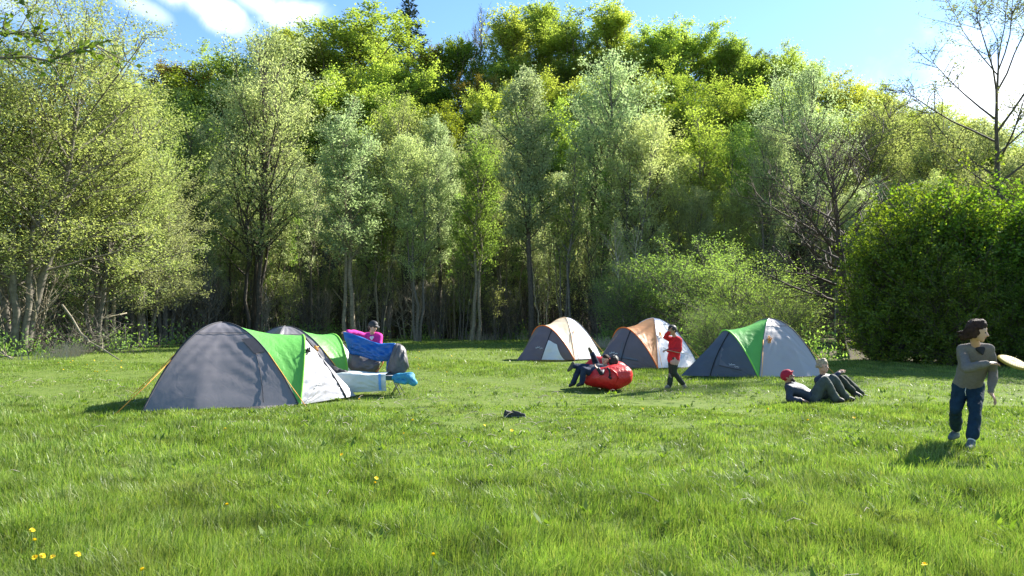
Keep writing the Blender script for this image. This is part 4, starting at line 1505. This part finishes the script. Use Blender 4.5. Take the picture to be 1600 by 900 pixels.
def person(name_label, J, st):
    """J: joint positions; st: clothes and sizes. The body is one mesh; hair, clothes and shoes are its children."""
    s = st.get('s', 1.0)
    J = {k: nv(v) for k, v in J.items()}
    o0 = (J['anL'] + J['anR']) / 2
    root = thing('person', name_label, 'person', (o0[0], o0[1], 0), 0, st.get('group'))
    base = np.array([o0[0], o0[1], 0])
    for k in J:
        J[k] = J[k] - base
    S, Pv = (J['shL'] + J['shR']) / 2, (J['hipL'] + J['hipR']) / 2
    rv, rh = unit(J['shR'] - J['shL']), unit(J['hipR'] - J['hipL'])
    ax = unit(Pv - S)
    fw = unit(np.cross(ax, rv))          # towards the back or front; only for depth
    w = st.get('w', 1.0) * s

    def torso(g=0.0):
        ch = S + (Pv - S) * .32
        wa = S + (Pv - S) * .68
        sh = [(J['shL'], .058 * s + g), (J['shR'], .058 * s + g)]
        neckb = [(S - ax * .035 * s, .058 * s + g)]
        chp = [(ch + rv * .085 * w, .098 * s + g), (ch - rv * .085 * w, .098 * s + g)]
        wap = [(wa + rh * .055 * w, .098 * s + g), (wa - rh * .055 * w, .098 * s + g)]
        hp = [(Pv + rh * .075 * w, .105 * s + g), (Pv - rh * .075 * w, .105 * s + g)]
        return [sh + chp + neckb, chp + wap, wap + hp]

    def arm(k, g=0.0, upto=1.0, tail=0.0):
        a, b, c = J['sh' + k], J['el' + k], J['wr' + k]
        c2 = b + (c - b) * upto
        return [[(a, .052 * s + g), (b, .040 * s + g)], [(b, .040 * s + g), (b + (c2 - b) * .3, .041 * s + g), (c2, .028 * s + g + tail)]]

    def leg(k, g=0.0, upto=1.0, flare=0.0):
        a, b, c = J['hip' + k], J['kn' + k], J['an' + k]
        c2 = b + (c - b) * upto
        return [[(a, .088 * s + g), (b, .056 * s + g)], [(b, .056 * s + g), (b + (c2 - b) * .35, .056 * s + g), (c2, .038 * s + g + flare)]]

    def foot(k, g=0.0):
        an, to = J['an' + k], J['to' + k]
        d = unit(to - an)
        heel = an - d * .03 * s + np.array(st.get('heel', (0, 0, -.045))) * s
        return [[(an, .036 * s + g), (heel, .032 * s + g)], [(heel, .032 * s + g), (an + (to - an) * .6, .038 * s + g), (to, .026 * s + g)], [(an, .036 * s + g), (an + (to - an) * .6, .036 * s + g)]]
    hp, h = head_prims(J['head'], st['face'], st['up'], s * st.get('hs', 1.0))
    body = list(hp)
    body += [[(S - ax * .03 * s, .054 * s), (h(-.03, 0, -.05), .050 * s)]]
    body += torso()
    for k in 'LR':
        body += arm(k) + leg(k) + foot(k)
        hd = st.get('hand' + k) or {}
        body += hand_prims(J['wr' + k], hd.get('d', J['wr' + k] - J['el' + k]), hd.get('n', (0, 0, -1)), hd.get('side', 1), s, hd.get('curl', .35))
    obj('body', fuse(body, 'body', M[st.get('skin', 'skin')], .0095, 3, .45), root)
    vx = st.get('vox', .013)
    # upper garment
    top = torso(st.get('loose', .016))
    upto = st.get('sleeve', .97)
    for k in 'LR':
        top += arm(k, st.get('loose', .016) - .003, upto, st.get('cuff', .004))
    if st.get('hem'):
        e = Pv + ax * st['hem'] * s
        top += [[(Pv + rh * .075 * w, .118 * s), (Pv - rh * .075 * w, .118 * s), (e + rh * .08 * w, .112 * s), (e - rh * .08 * w, .112 * s)]]
    obj(st.get('top_name', 'pullover'), fuse(top, 'top', M[st['top']], vx, 5, .5, .016 * s, 5.5, len(name_label)), root)
    # trousers
    tr = [[(Pv + rh * .075 * w, .112 * s), (Pv - rh * .075 * w, .112 * s), (Pv - ax * .07 * s + rh * .06 * w, .104 * s), (Pv - ax * .07 * s - rh * .06 * w, .104 * s)]]
    for k in 'LR':
        tr += leg(k, st.get('baggy', .014), st.get('leg_upto', .97), st.get('flare', .010))
    obj('trousers', fuse(tr, 'trousers', M[st['trousers']], vx, 4, .5, .014 * s, 9, len(name_label) + 3), root)
    for k in 'LR':
        obj('shoe', fuse(foot(k, .009), 'shoe', M[st.get('shoe' + k, st['shoe'])], .011, 3, .5), root)
        if st.get('sock'):
            a, c = J['kn' + k], J['an' + k]
            obj('sock', fuse([[(c + (a - c) * .02, .044 * s), (c + (a - c) * .26, .049 * s)]], 'sock', M['sock'], .011, 2, .5), root)
        if st.get('boots'):
            a, c = J['kn' + k], J['an' + k]
            obj('boot_shaft', fuse([[(c, .052 * s), (c + (a - c) * .88, .072 * s)]], 'boot_shaft', M[st['shoe']], .011, 2, .5), root)
    # eyes and mouth
    for sd in (1, -1):
        obj('eye', fuse([[(h(.076, sd * .031, .008), .0125 * s)]], 'eye', M['eye'], .006, 0, 1), root)
    obj('mouth', fuse([[(h(.086, .016, -.052), .0075 * s), (h(.086, -.016, -.052), .0075 * s)]], 'mouth', M['lips'], .006, 1, 1), root)
    return root, h, base, J


def hair_on(root, h, prims, mat, noise=.012, nk=22, voxel=.012, name='hair'):
    return obj(name, fuse([[(h(*c), r) for c, r in p] for p in prims], name, M[mat], voxel, 2, .7, noise, nk, 3), root)


def cap_on(root, h, mat, peak=True, s=1.0, name='cap', tip=(.17, .0, .05)):
    pr = [[(h(-.02, 0, .048), .092 * s), (h(.018, 0, .058), .082 * s), (h(-.03, 0, .03), .092 * s)]]
    if peak:
        pr.append([(h(.06, .05, .062), .012), (h(.06, -.05, .062), .012), (h(tip[0], .035, tip[2]), .008), (h(tip[0], -.035, tip[2]), .008)])
    return obj(name, fuse(pr, name, M[mat], .009, 2, .5), root)


# woman throwing the disc ------------------------------------------------
J = dict(head=at(1528, 519, 8.84), shR=at(1504, 547, 9.04), shL=at(1545, 546, 8.96), elR=at(1511, 576, 8.84), wrR=at(1542, 568, 8.74),
         elL=at(1552, 581, 9.02), wrL=at(1548, 613, 8.88), hipR=at(1501, 604, 9.3), hipL=at(1524, 605, 9.25),
         knR=at(1493, 640, 9.2), knL=at(1524, 650, 8.98), anR=at(1493.5, 676, 9.5), anL=at(1517.5, 691, 8.86),
         toR=at(1485, 684, 9.36), toL=at(1513, 701, 8.70))
wom, h, b0, JJ = person('woman in a grey sweater bending forward as she throws a yellow disc', J, dict(
    face=(.72, -.62, -.18), up=(.22, -.08, 1), top='sweater', top_name='sweater', trousers='navy_trousers', shoe='shoe_grey', sock=True, w=.74, hem=.075, loose=.009,
    baggy=.010, leg_upto=.74, flare=.020, handR=dict(d=(.97, -.1, .06), n=(0, .25, -1), side=-1, curl=.3), handL=dict(d=(.32, -.3, -.85), n=(-.8, .3, -.3), side=1, curl=.32)))
hair_on(wom, h, [[((-.035, 0, .055), .096), ((.0, 0, .082), .078)], [((-.05, .03, .0), .082), ((-.05, -.03, .0), .082), ((-.05, 0, .05), .09)],
                 [((-.03, .068, .03), .042), ((-.02, .080, -.06), .026)], [((-.03, -.068, .03), .042), ((-.015, -.080, -.05), .028)],
                 [((-.08, .03, -.05), .05), ((-.10, .06, -.10), .025)], [((-.10, .06, -.06), .03), ((-.17, .10, -.09), .010)], [((-.09, .05, -.02), .03), ((-.19, .08, -.045), .008)],
                 [((-.08, .06, -.08), .03), ((-.16, .07, -.13), .008)],
                 [((.03, -.01, .105), .038), ((.055, -.06, .085), .018)], [((.055, -.06, .085), .016), ((.05, -.085, .0), .010)],
                 [((.04, .04, .095), .030), ((.035, .08, .05), .016)]], 'hair_brown', .012, 26)
rg = np.random.default_rng(4)
gs_ = Geo()
for k in range(70):
    sd_, e_ = rg.uniform(-1, 1), rg.uniform(-.06, .12)
    p0 = h(rg.uniform(-.09, .05), sd_ * .075, .06 + e_ * .6)
    p1 = h(rg.uniform(-.13, -.06), sd_ * .09 + rg.normal(0, .02), -.02 + rg.normal(0, .03))
    p2 = h(rg.uniform(-.20, -.09), sd_ * .09 + rg.normal(0, .035), -.08 + rg.normal(0, .04))
    gs_.tube([p0 * .9 + h(-.02, 0, .16) * .1, p1, p2], [.004, .004, .0015], 3)
obj('hair_strands', gs_.mesh('hair_strands', M['hair_brown'], True), wom)['kind'] = 'stuff'
c = nv(J['shR'] + J['shL']) / 2 - b0
obj('black_top', fuse([[(c + nv((-.025, -.075, .015)), .028), (c + nv((.040, -.075, .015)), .028), (c + nv((.012, -.112, -.050)), .012)]], 'black_top', M['top_black'], .008, 2, .6), wom)
obj('drawstring', (lambda g: (g.tube([nv(at(1509, 606, 9.10)) - b0, nv(at(1508, 612, 9.09)) - b0, nv(at(1509, 618, 9.10)) - b0], .004, 5, True), g.mesh('drawstring', M['sock']))[1])(Geo()), wom)

# the disc
M['disc'] = solid_mat('yellow disc plastic', (0.36, 0.30, 0.06), .7, .1, 8, .2, 40, .4, .15, (.65, .5, .08))


def disc():
    g = Geo()
    prof = [(0, .016), (.05, .017), (.09, .016), (.118, .012), (.132, .002), (.136, -.010), (.134, -.016), (.129, -.014), (.126, -.002), (.112, .006), (.05, .011), (0, .011)]
    n = 48
    a = np.arange(n) * 2 * np.pi / n
    V = np.array([[(r * np.cos(t), r * np.sin(t), z) for t in a] for r, z in prof]).reshape(-1, 3)
    i = np.arange(len(prof) - 1)[:, None] * n
    k = np.arange(n)[None]
    g.add(V, np.stack([i + k, i + (k + 1) % n, i + n + (k + 1) % n, i + n + k], -1))
    root = thing('flying_disc', 'yellow disc held out at the right edge of the picture', 'disc', tuple(at(1583, 565.5, 8.68)))
    root.rotation_euler = Matrix.Rotation(R_(9), 4, 'Y').to_euler()
    root.rotation_euler = (R_(26), R_(12), 0)
    root.scale = (1.22, 1.22, .85)
    obj('rim', g.mesh('rim', M['disc'], True), root)
    d = Geo()
    for rr, nn in ((.03, 10), (.05, 16), (.07, 22), (.09, 28), (.11, 34)):
        for k in range(nn):
            t = k * 2 * math.pi / nn
            p = np.array([rr * math.cos(t), rr * math.sin(t), .0165 - (0 if rr < .1 else .004)])
            o_ = np.array([math.cos(t), math.sin(t), 0]) * .004
            s_ = np.array([-math.sin(t), math.cos(t), 0]) * .004
            d.add([p - o_ - s_, p + o_ - s_, p + o_ + s_, p - o_ + s_, p + (0, 0, .0035)], None, [(0, 1, 4), (1, 2, 4), (2, 3, 4), (3, 0, 4)])
    dm = obj('dimples', d.mesh('dimples', solid_mat('disc dimple', (0.34, 0.27, 0.06), .5, .1, 8)), root)
    dm['kind'] = 'stuff'


disc()

# boy in red --------------------------------------------------------------
Y = 16.1
J = dict(head=at(1050, 517, Y), shR=at(1051, 531, Y + .1), shL=at(1061, 532, Y - .08), elR=at(1039.5, 527, Y + .02), wrR=at(1045, 519.5, Y - .06),
         elL=at(1061.5, 547, Y - .16), wrL=at(1044, 547.5, Y - .2), hipR=at(1050, 561, Y + .07), hipL=at(1055, 561, Y - .06),
         knR=at(1049, 583, Y + .02), knL=at(1053, 582, Y - .05), anR=at(1045.5, 602.5, Y), anL=at(1067, 599, Y - .02), toR=at(1040, 605.5, Y - .04), toL=at(1070.5, 604.5, Y - .04))
boy, h, b0, JJ = person('boy in a red pullover and high boots standing with one hand raised to his face', J, dict(
    s=.86, hs=1.1, face=(-.93, -.30, .0), up=(.04, 0, 1), top='red', trousers='olive', shoe='boot', boots=True, w=.92, hem=.02, skin='skin_dark', baggy=.010,
    handR=dict(d=(.3, -.2, .9), n=(.9, -.2, -.2), curl=.35), handL=dict(d=(-1, -.1, .0), n=(0, .2, -1), curl=.7)))
cap_on(boy, h, 'cap_black', False, .98, 'beanie')
Pv = nv(J['hipL'] + J['hipR']) / 2 - b0
obj('shirt_tail', fuse([[(Pv + nv((.02, .06, -.01)), .10), (Pv + nv((.02, -.06, -.01)), .10), (Pv + nv((.02, .06, -.055)), .098), (Pv + nv((.01, -.06, -.055)), .098)]], 'shirt_tail', M['shirt_pale'], .012, 3, .6, .01, 12), boy)
tag(tube_obj('stick', [at(1036, 543, Y - .24), at(1043, 547, Y - .26), at(1060, 551, Y - .27), at(1076, 553.5, Y - .2)], [.006, .008, .007, .004], M['dead_wood'], None), 'thin pale stick held by the boy in red', 'stick')

# red inflatable lounger with the two lying on it ------------------------------
M['lounger'] = solid_mat('red lounger nylon', (0.60, 0.020, 0.018), .42, .08, 5, .9, 9, .12, .5, (.8, .03, .02))
Y = 16.0


def lounger():
    root = thing('air_lounger', 'red inflatable air lounger lying on the grass', 'lounger', tuple(gnd(948, 606)))
    b = nv(root.location)
    q = lambda px, py, yy: nv(at(px, py, yy)) - b
    pr = [[(q(921, 594, 16.0), .12), (q(938, 590, 15.95), .21), (q(956, 589, 15.9), .26)],
          [(q(958, 589, 15.92), .265), (q(972, 587, 15.95), .225)],
          [(q(921, 577, 16.75), .16), (q(934, 570, 16.75), .20), (q(950, 575, 16.7), .22), (q(965, 580, 16.6), .22)],
          [(q(928, 596, 16.3), .12), (q(960, 597, 16.3), .14)],
          [(q(966, 582, 16.15), .19), (q(973, 585, 16.2), .20)]]
    me = fuse(pr, 'tube', M['lounger'], .022, 10, .5, .03, 3.2, 5)
    obj('tube', me, root)
    # the rolled closure: a curved flap with its seam and the buckle strap
    fl = [q(944, 576, 15.72), q(955, 577, 15.64), q(963, 583, 15.63), q(966, 591, 15.64), q(962, 599, 15.67), q(954, 604, 15.72)]
    tube_obj('seam', fl, .018, M['lounger'], root, 8)
    st = [q(949, 575, 15.68), q(952, 578, 15.64), q(953, 583, 15.62), q(953, 588, 15.62)]
    tube_obj('strap', st, .022, M['black'], root, 6)
    obj('buckle', fuse([[(q(951.5, 589, 15.61), .022), (q(954, 591, 15.61), .028)]], 'buckle', M['black'], .012, 1, 1), root)


lounger()
J = dict(head=at(945.5, 563, 16.15), shR=at(944, 576, 16.30), shL=at(947, 577, 15.92), elL=at(939, 583, 15.70), wrL=at(934, 576, 15.62), elR=at(938, 577, 16.4), wrR=at(930, 574, 16.3),
         hipL=at(922, 582, 15.95), hipR=at(922, 580, 16.2), knL=at(912, 577, 15.85), knR=at(904, 576, 16.15), anL=at(909, 598, 15.85), anR=at(896, 598, 16.1), toL=at(902, 602.5, 15.8), toR=at(890, 603, 16.05))
p1, h, b0, _ = person('boy lying back on the red lounger, face to the camera, both feet on the grass', J, dict(
    s=.84, hs=1.08, face=(-.35, -.92, .1), up=(.25, 0, 1), top='navy', top_name='jacket', trousers='jeans', shoe='shoe_dark', skin='skin',
    handL=dict(d=(-.6, -.2, .6), n=(.5, -.2, .4)), handR=dict(d=(-1, 0, .2), n=(0, 0, -1))))
hair_on(p1, h, [[((-.03, 0, .05), .086), ((.01, 0, .068), .072)], [((-.045, 0, .0), .078)]], 'hair_brown', .006, 30)
J = dict(head=at(957.5, 564, 16.2), shR=at(950, 577, 16.55), shL=at(955, 580, 16.2), elL=at(944, 582, 16.2), wrL=at(936, 576, 16.2), elR=at(942, 575, 16.7), wrR=at(934, 571, 16.6),
         hipL=at(932, 577, 16.35), hipR=at(933, 574, 16.6), knL=at(914, 572.5, 16.25), knR=at(929.5, 563, 16.5), anL=at(895.5, 572, 16.1), anR=at(925, 552.5, 16.25), toL=at(888, 579, 16.05), toR=at(920.5, 544, 16.2))
p2, h, b0, _ = person('dark-haired boy lying on the red lounger with one boot kicked up in the air', J, dict(
    s=.84, hs=1.08, face=(-.1, .85, .5), up=(.6, -.3, .8), top='navy', top_name='jacket', trousers='jeans', shoe='shoe_brown', heel=(-.02, 0, .06), skin='skin_dark',
    handL=dict(d=(-1, -.1, .4), n=(0, 0, -1)), handR=dict(d=(-1, 0, .2), n=(0, 0, -1))))
hair_on(p2, h, [[((-.03, 0, .05), .094), ((.01, 0, .072), .078)], [((-.06, .03, .0), .08), ((-.06, -.03, .0), .08)]], 'hair_dark', .008, 30)

# man in the red cap lying on his elbows ----------------------------------------
Y = 13.5
J = dict(head=at(1231, 589, Y), shL=at(1233, 607, Y - .16), shR=at(1239, 602, Y + .17), elL=at(1233, 624, Y - .24), wrL=at(1251, 625, Y - .28), elR=at(1238, 622, Y + .3), wrR=at(1255, 622, Y + .34),
         hipL=at(1270, 623, Y - .08), hipR=at(1272, 621, Y + .12), knL=at(1289, 594, Y - .12), knR=at(1302, 592, Y + .18), anL=at(1306, 623, Y - .12), anR=at(1321, 621, Y + .18), toL=at(1317, 626, Y - .2), toR=at(1333, 624, Y + .14))
p3, h, b0, JJ = person('man in a red cap and dark glasses lying back with his knees up', J, dict(
    face=(.80, -.35, .30), up=(-.42, 0, .9), top='navy', top_name='jacket', trousers='grey_green', shoe='shoe_dark', skin='skin_dark', w=1.05, baggy=.024,
    handL=dict(d=(1, -.1, -.1), n=(0, 0, -1)), handR=dict(d=(1, 0, -.1), n=(0, 0, -1))))
cap_on(p3, h, 'cap_red', True, 1.05, 'cap', (.12, 0, .075))
obj('glasses', fuse([[(h(.088, .035, .010), .016), (h(.082, .055, .010), .012)], [(h(.088, -.035, .010), .016), (h(.082, -.055, .010), .012)], [(h(.094, -.03, .014), .006), (h(.094, .03, .014), .006)], [(h(.08, .06, .012), .005), (h(-.0, .084, .014), .005)], [(h(.08, -.06, .012), .005), (h(-.0, -.084, .014), .005)]], 'glasses', M['black'], .006, 1, 1), p3)
obj('beard', fuse([[(h(.05, .03, -.06), .03), (h(.05, -.03, -.06), .03), (h(.072, 0, -.098), .024)]], 'beard', M['beard'], .009, 2, .6, .006, 30), p3)

# curly fair person sitting behind him ------------------------------------------
Y = 14.1
J = dict(head=at(1286, 573.5, Y - .1), shR=at(1278, 595, Y - .16), shL=at(1295, 591, Y + .14), elR=at(1294, 600, Y - .26), wrR=at(1311, 583, Y - .2), elL=at(1304, 590, Y + .3), wrL=at(1314, 580.5, Y + .0),
         hipR=at(1284, 619, Y - .06), hipL=at(1289, 618, Y + .16), knR=at(1312, 592, Y - .12), knL=at(1318, 591, Y + .14), anR=at(1335, 614, Y - .1), anL=at(1350, 619, Y + .2), toR=at(1346, 620, Y - .16), toL=at(1360, 622, Y + .16))
p4, h, b0, JJ = person('person with fair curly hair sitting on the grass and holding their knees', J, dict(
    face=(.55, -.8, .05), up=(.02, 0, 1), top='navy', top_name='jacket', trousers='olive', shoe='shoe_dark', w=.95, baggy=.016, leg_upto=.85,
    handR=dict(d=(.7, .2, .5), n=(.4, .3, -.8), curl=.6), handL=dict(d=(-.3, -.7, .2), n=(.2, .2, -1), curl=.6)))
cr = [[((-.03, 0, .05), .094), ((.01, 0, .075), .078)]]
rg = np.random.default_rng(9)
for k in range(46):
    a, e = rg.uniform(0, 6.28), rg.uniform(-.5, 1.4)
    d = np.array([math.cos(a) * math.cos(e), math.sin(a) * math.cos(e), math.sin(e)])
    if d[0] > .45 and d[2] < .55:
        continue
    cr.append([((-.02 + d[0] * .108, d[1] * .108, .045 + d[2] * .108), .021)])
hair_on(p4, h, cr, 'hair_fair', .008, 26, .009)

# woman in pink with the sleeping bag --------------------------------------------
Y = 16.2
J = dict(head=at(583, 511, Y - .25), shR=at(571, 525, Y + .02), shL=at(593, 526, Y - .06), elR=at(556, 520, Y - .2), wrR=at(543, 519, Y - .42), elL=at(594, 543, Y - .2), wrL=at(608, 545, Y - .45),
         hipR=at(573, 563, Y + .2), hipL=at(586, 563, Y + .2), knR=at(574, 585, Y + .12), knL=at(587, 585, Y + .12), anR=at(574, 604, Y + .2), anL=at(588, 604, Y + .2), toR=at(575, 608, Y + .02), toL=at(590, 608, Y + .02))
p5, h, b0, JJ = person('woman in magenta and a black cap shaking out a sleeping bag', J, dict(
    s=.97, face=(.75, -.55, -.30), up=(.2, -.1, 1), top='pink', trousers='charcoal', shoe='shoe_dark', w=.9,
    handR=dict(d=(-.7, -.4, .1), n=(0, 0, -1), curl=.8), handL=dict(d=(.5, -.6, 0), n=(0, 0, -1), curl=.8)))
cap_on(p5, h, 'cap_black', True, 1.05)
hair_on(p5, h, [[((-.05, 0, -.01), .085), ((-.06, 0, .02), .08)]], 'hair_dark', .006, 30)
c = nv(J['shR'] + J['shL']) / 2 - b0
obj('white_collar', fuse([[(c + nv((-.02, -.10, -.02)), .025), (c + nv((.03, -.10, -.01)), .025), (c + nv((.01, -.125, -.07)), .014)]], 'white_collar', M['white_and_sunlit'], .008, 2, .6), p5)

# sleeping bag ----------------------------------------------------------------------
M['bag_blue'] = solid_mat('sleeping bag blue', (0.006, 0.095, 0.34), .45, .15, 6, .6, 9, .1, .5, (.02, .25, .7))
M['bag_grey'] = solid_mat('sleeping bag grey', (0.105, 0.095, 0.095), .5, .2, 6, .6, 9, .05, .5)
M['bag_edge'] = solid_mat('sleeping bag orange edge', (0.5, 0.12, 0.04), .6, .1, 10)


def resample(pts, n):
    p = np.array([tuple(q) for q in pts])
    d = np.r_[0, np.cumsum(np.linalg.norm(np.diff(p, axis=0), axis=1))]
    t = np.linspace(0, d[-1], n)
    return np.stack([np.interp(t, d, p[:, i]) for i in range(3)], 1)


def cloth(name, top, bot, mat, parent, puff=.06, nu=26, nv_=14, wr=.02, seed=0, sag=0.0, thick=.03, folds=.022):
    A, B = resample(top, nu + 1), resample(bot, nu + 1)
    n0 = unit(np.cross(A[-1] - A[0], B[nu // 2] - A[nu // 2]))
    if n0[1] > 0:
        n0 = -n0

    def fn(u, v):
        i = min(nu - 1, int(u * nu)); f = u * nu - i
        a, b = A[i] * (1 - f) + A[i + 1] * f, B[i] * (1 - f) + B[i + 1] * f
        return a * (1 - v) + b * v + n0 * puff * math.sin(math.pi * v) ** .7 * (.35 + .65 * math.sin(math.pi * u) ** .5) + n0 * (folds * math.sin(17 * u + 5 * v + seed) * math.sin(math.pi * min(1, .15 + v))) + np.array([0, 0, -sag * math.sin(math.pi * u)])
    P = panel(fn, nu, nv_, wr, seed)
    o = grid_obj(name, P, mat, parent)
    m = o.modifiers.new('thickness', 'SOLIDIFY')
    m.thickness = thick
    m.offset = 0
    dg = bpy.context.evaluated_depsgraph_get()
    o.modifiers.update() if hasattr(o.modifiers, 'update') else None
    dg.update()
    me2 = bpy.data.meshes.new_from_object(o.evaluated_get(dg))
    o.modifiers.clear()
    o.data = me2
    return o


def sleeping_bag():
    b = at(580, 560, 15.7)
    root = thing('sleeping_bag', 'blue and grey sleeping bag held up by the woman in magenta', 'sleeping bag', (b.x, b.y, b.z))
    q = lambda px, py, yy: at(px, py, yy) - b
    top = [q(537, 519, 15.72), q(548, 521, 15.68), q(562, 526, 15.62), q(578, 532, 15.58), q(592, 537, 15.56), q(604, 537, 15.55), q(618, 537, 15.52)]
    mid = [q(546, 552, 15.74), q(556, 554, 15.66), q(570, 558, 15.58), q(584, 562, 15.54), q(597, 565, 15.52), q(606, 563, 15.5), q(612, 560, 15.48)]
    cloth('blue_lining', top, mid, M['bag_blue'], root, .08, 40, 20, .045, seed=1)
    gt = [q(547, 549, 15.80), q(560, 553, 15.74), q(576, 559, 15.68), q(590, 562, 15.64), q(598, 564, 15.62)]
    gb = [q(545, 573, 15.72), q(552, 582, 15.66), q(570, 585, 15.60), q(584, 583, 15.58), q(592, 575, 15.58)]
    cloth('grey_shell', gt, gb, M['bag_grey'], root, .14, seed=2)
    tube_obj('edge_binding', [q(599, 564, 15.56), q(597, 570, 15.54), q(592, 577, 15.53), q(586, 583, 15.55)], .012, M['bag_edge'], root)
    rt = [q(601, 537, 15.62), q(606, 535, 15.55), q(613, 536, 15.5), q(622, 537, 15.46), q(630, 543, 15.46)]
    rb = [q(604, 585, 15.40), q(612, 588, 15.36), q(622, 586, 15.34), q(632, 583, 15.34), q(639, 573, 15.36)]
    cloth('grey_shell', [q(617, 540, 15.50), q(620, 537, 15.47), q(625, 538, 15.45), q(630, 542, 15.44), q(634, 548, 15.45)], rb, M['bag_grey'], root, .12, seed=4)
    cloth('blue_lining', [q(606, 545, 15.56), q(612, 541, 15.53), q(620, 538, 15.50)], [q(604, 583, 15.5), q(607, 584, 15.48), q(611, 580, 15.46)], M['bag_blue'], root, .03, 12, 14, seed=5)


sleeping_bag()

# camp bed, mat, blue jacket, dark lump ------------------------------------------------
M['steel'] = solid_mat('grey steel tube', (0.25, 0.25, 0.26), .35, .1, 20, 0, 30, 0, .5, None, .7)
M['bed_cloth'] = solid_mat('dark teal bed cloth', (0.03, 0.08, 0.09), .7, .2, 12, .3, 30)
M['mat_pale'] = solid_mat('pale mat', (0.48, 0.55, 0.53), .7, .06, 8, .5, 10, .1, .3)
M['mat_blue'] = solid_mat('blue mat edge', (0.12, 0.30, 0.62), .7, .1, 8, .3, 12)
M['jacket_blue'] = solid_mat('bright blue jacket', (0.04, 0.26, 0.40), .6, .2, 10, .8, 14, .1, .4)
BED = gnd(580, 615)
BED = Vector((-2.93, 15.0, 0))


def camp_bed():
    root = thing('camp_bed', 'folding camp bed with crossed steel legs between the two left tents', 'camp bed', tuple(BED), .06)
    for y in (-.30, .30):
        tube_obj('side_rail', [(-.72, y, .40), (.74, y, .40)], .014, M['steel'], root)
        for x in (-.55, .60):
            s_ = 1 if x > 0 else -1
            tube_obj('leg', [(x - .10, y, .40), (x + .10, y + .01, .0)], .012, M['steel'], root)
            tube_obj('leg', [(x + .10, y + .03, .40), (x - .10, y + .03, .0)], .012, M['steel'], root)
    P = panel(lambda u, v: np.array([-.72 + 1.46 * u, -.30 + .60 * v, .405 - .03 * math.sin(math.pi * v)]), 14, 8, .004, 1)
    grid_obj('bed_fabric', P, M['bed_cloth'], root)
    fr = panel(lambda u, v: np.array([-.72 + 1.42 * u, -.318 - .004 * v, .40 - .09 * v]), 14, 4, .006, 2)
    grid_obj('bed_skirt', fr, M['bed_cloth'], root)


camp_bed()


def pale_mat():
    root = thing('sleeping_mat', 'pale mat spread over the camp bed and hanging down its front', 'mat', tuple(BED), .06)

    def fn(u, v):
        x = -.62 + 1.02 * u
        if v < .45:
            k = v / .45
            return np.array([x, .30 - .64 * k, .445 + .02 * math.sin(6 * u)])
        k = (v - .45) / .55
        return np.array([x + .02 * k, -.35 - .03 * math.sin(math.pi * k) - .02 * k, .44 - .37 * k * (1 - .10 * u)])
    P = panel(fn, 34, 34, .014, 3)
    o = grid_obj('mat', P, M['mat_pale'], root)

    def ed(u, v):
        p = fn(.86 + .05 * u, .40 + .58 * v)
        return p + np.array([0, -.016, .012])
    grid_obj('blue_stripe', panel(ed, 4, 16, .006, 4), M['mat_blue'], root)


pale_mat()
q = lambda px, py, yy: nv(at(px, py, yy))
me = fuse([[(q(616, 590, 14.72), .06), (q(628, 588, 14.75), .07)], [(q(628, 589, 14.75), .08), (q(642, 590, 14.7), .085)], [(q(640, 592, 14.66), .085), (q(647, 598, 14.6), .06)],
           [(q(622, 592, 15.0), .07), (q(640, 592, 15.0), .08)], [(q(618, 596, 14.66), .03), (q(634, 597, 14.64), .04)]], 'blue_jacket', M['jacket_blue'], .014, 4, .6, .03, 7, 2)
tag(obj('blue_jacket', me), 'crumpled bright blue jacket on the right end of the camp bed', 'jacket')
me = fuse([[(q(517, 577, 14.86), .06), (q(526, 582, 14.82), .09)], [(q(526, 582, 14.82), .08), (q(539, 585, 14.80), .07)], [(q(514, 574, 14.9), .03), (q(520, 578, 14.86), .05)]], 'dark_lump', M['cap_black'], .014, 4, .6, .03, 8, 4)  # plain dark lump at the left end of the bed
tag(obj('dark_lump', me), 'black lump lying on the left end of the camp bed against the tent', 'jacket')

# pair of shoes left in the grass --------------------------------------------------
for i, (px, py, rz, lab) in enumerate(((797, 651, .5, 'left one of the dark shoes lying in the grass in the middle of the lawn'), (809, 652, -.3, 'right one of the dark shoes lying in the grass, with a pale toe'))):
    g0 = gnd(px, py)
    d = nv((math.cos(rz), math.sin(rz), 0))
    sdv = nv((-math.sin(rz), math.cos(rz), 0))
    z = nv((0, 0, 1))
    root = thing('shoe', lab, 'shoe', tuple(g0), 0, 'shoes left in the grass')
    root.scale = (.85, .85, .85)
    P = [[(-d * .10 + z * .06, .035), (-d * .09 + z * .11, .025)], [(-d * .10 + z * .05, .036), (d * .04 + z * .05, .042), (d * .12 + z * .045, .032)], [(-d * .09 + z * .10, .026), (d * .03 + z * .07, .034)]]
    obj('upper', fuse(P, 'upper', M['shoe_dark'], .011, 3, .6), root)
    obj('sole', fuse([[(-d * .11 + z * .02, .03), (d * .03 + z * .02, .038), (d * .13 + z * .02, .03)]], 'sole', M['shoe_grey'], .011, 1, .6), root)
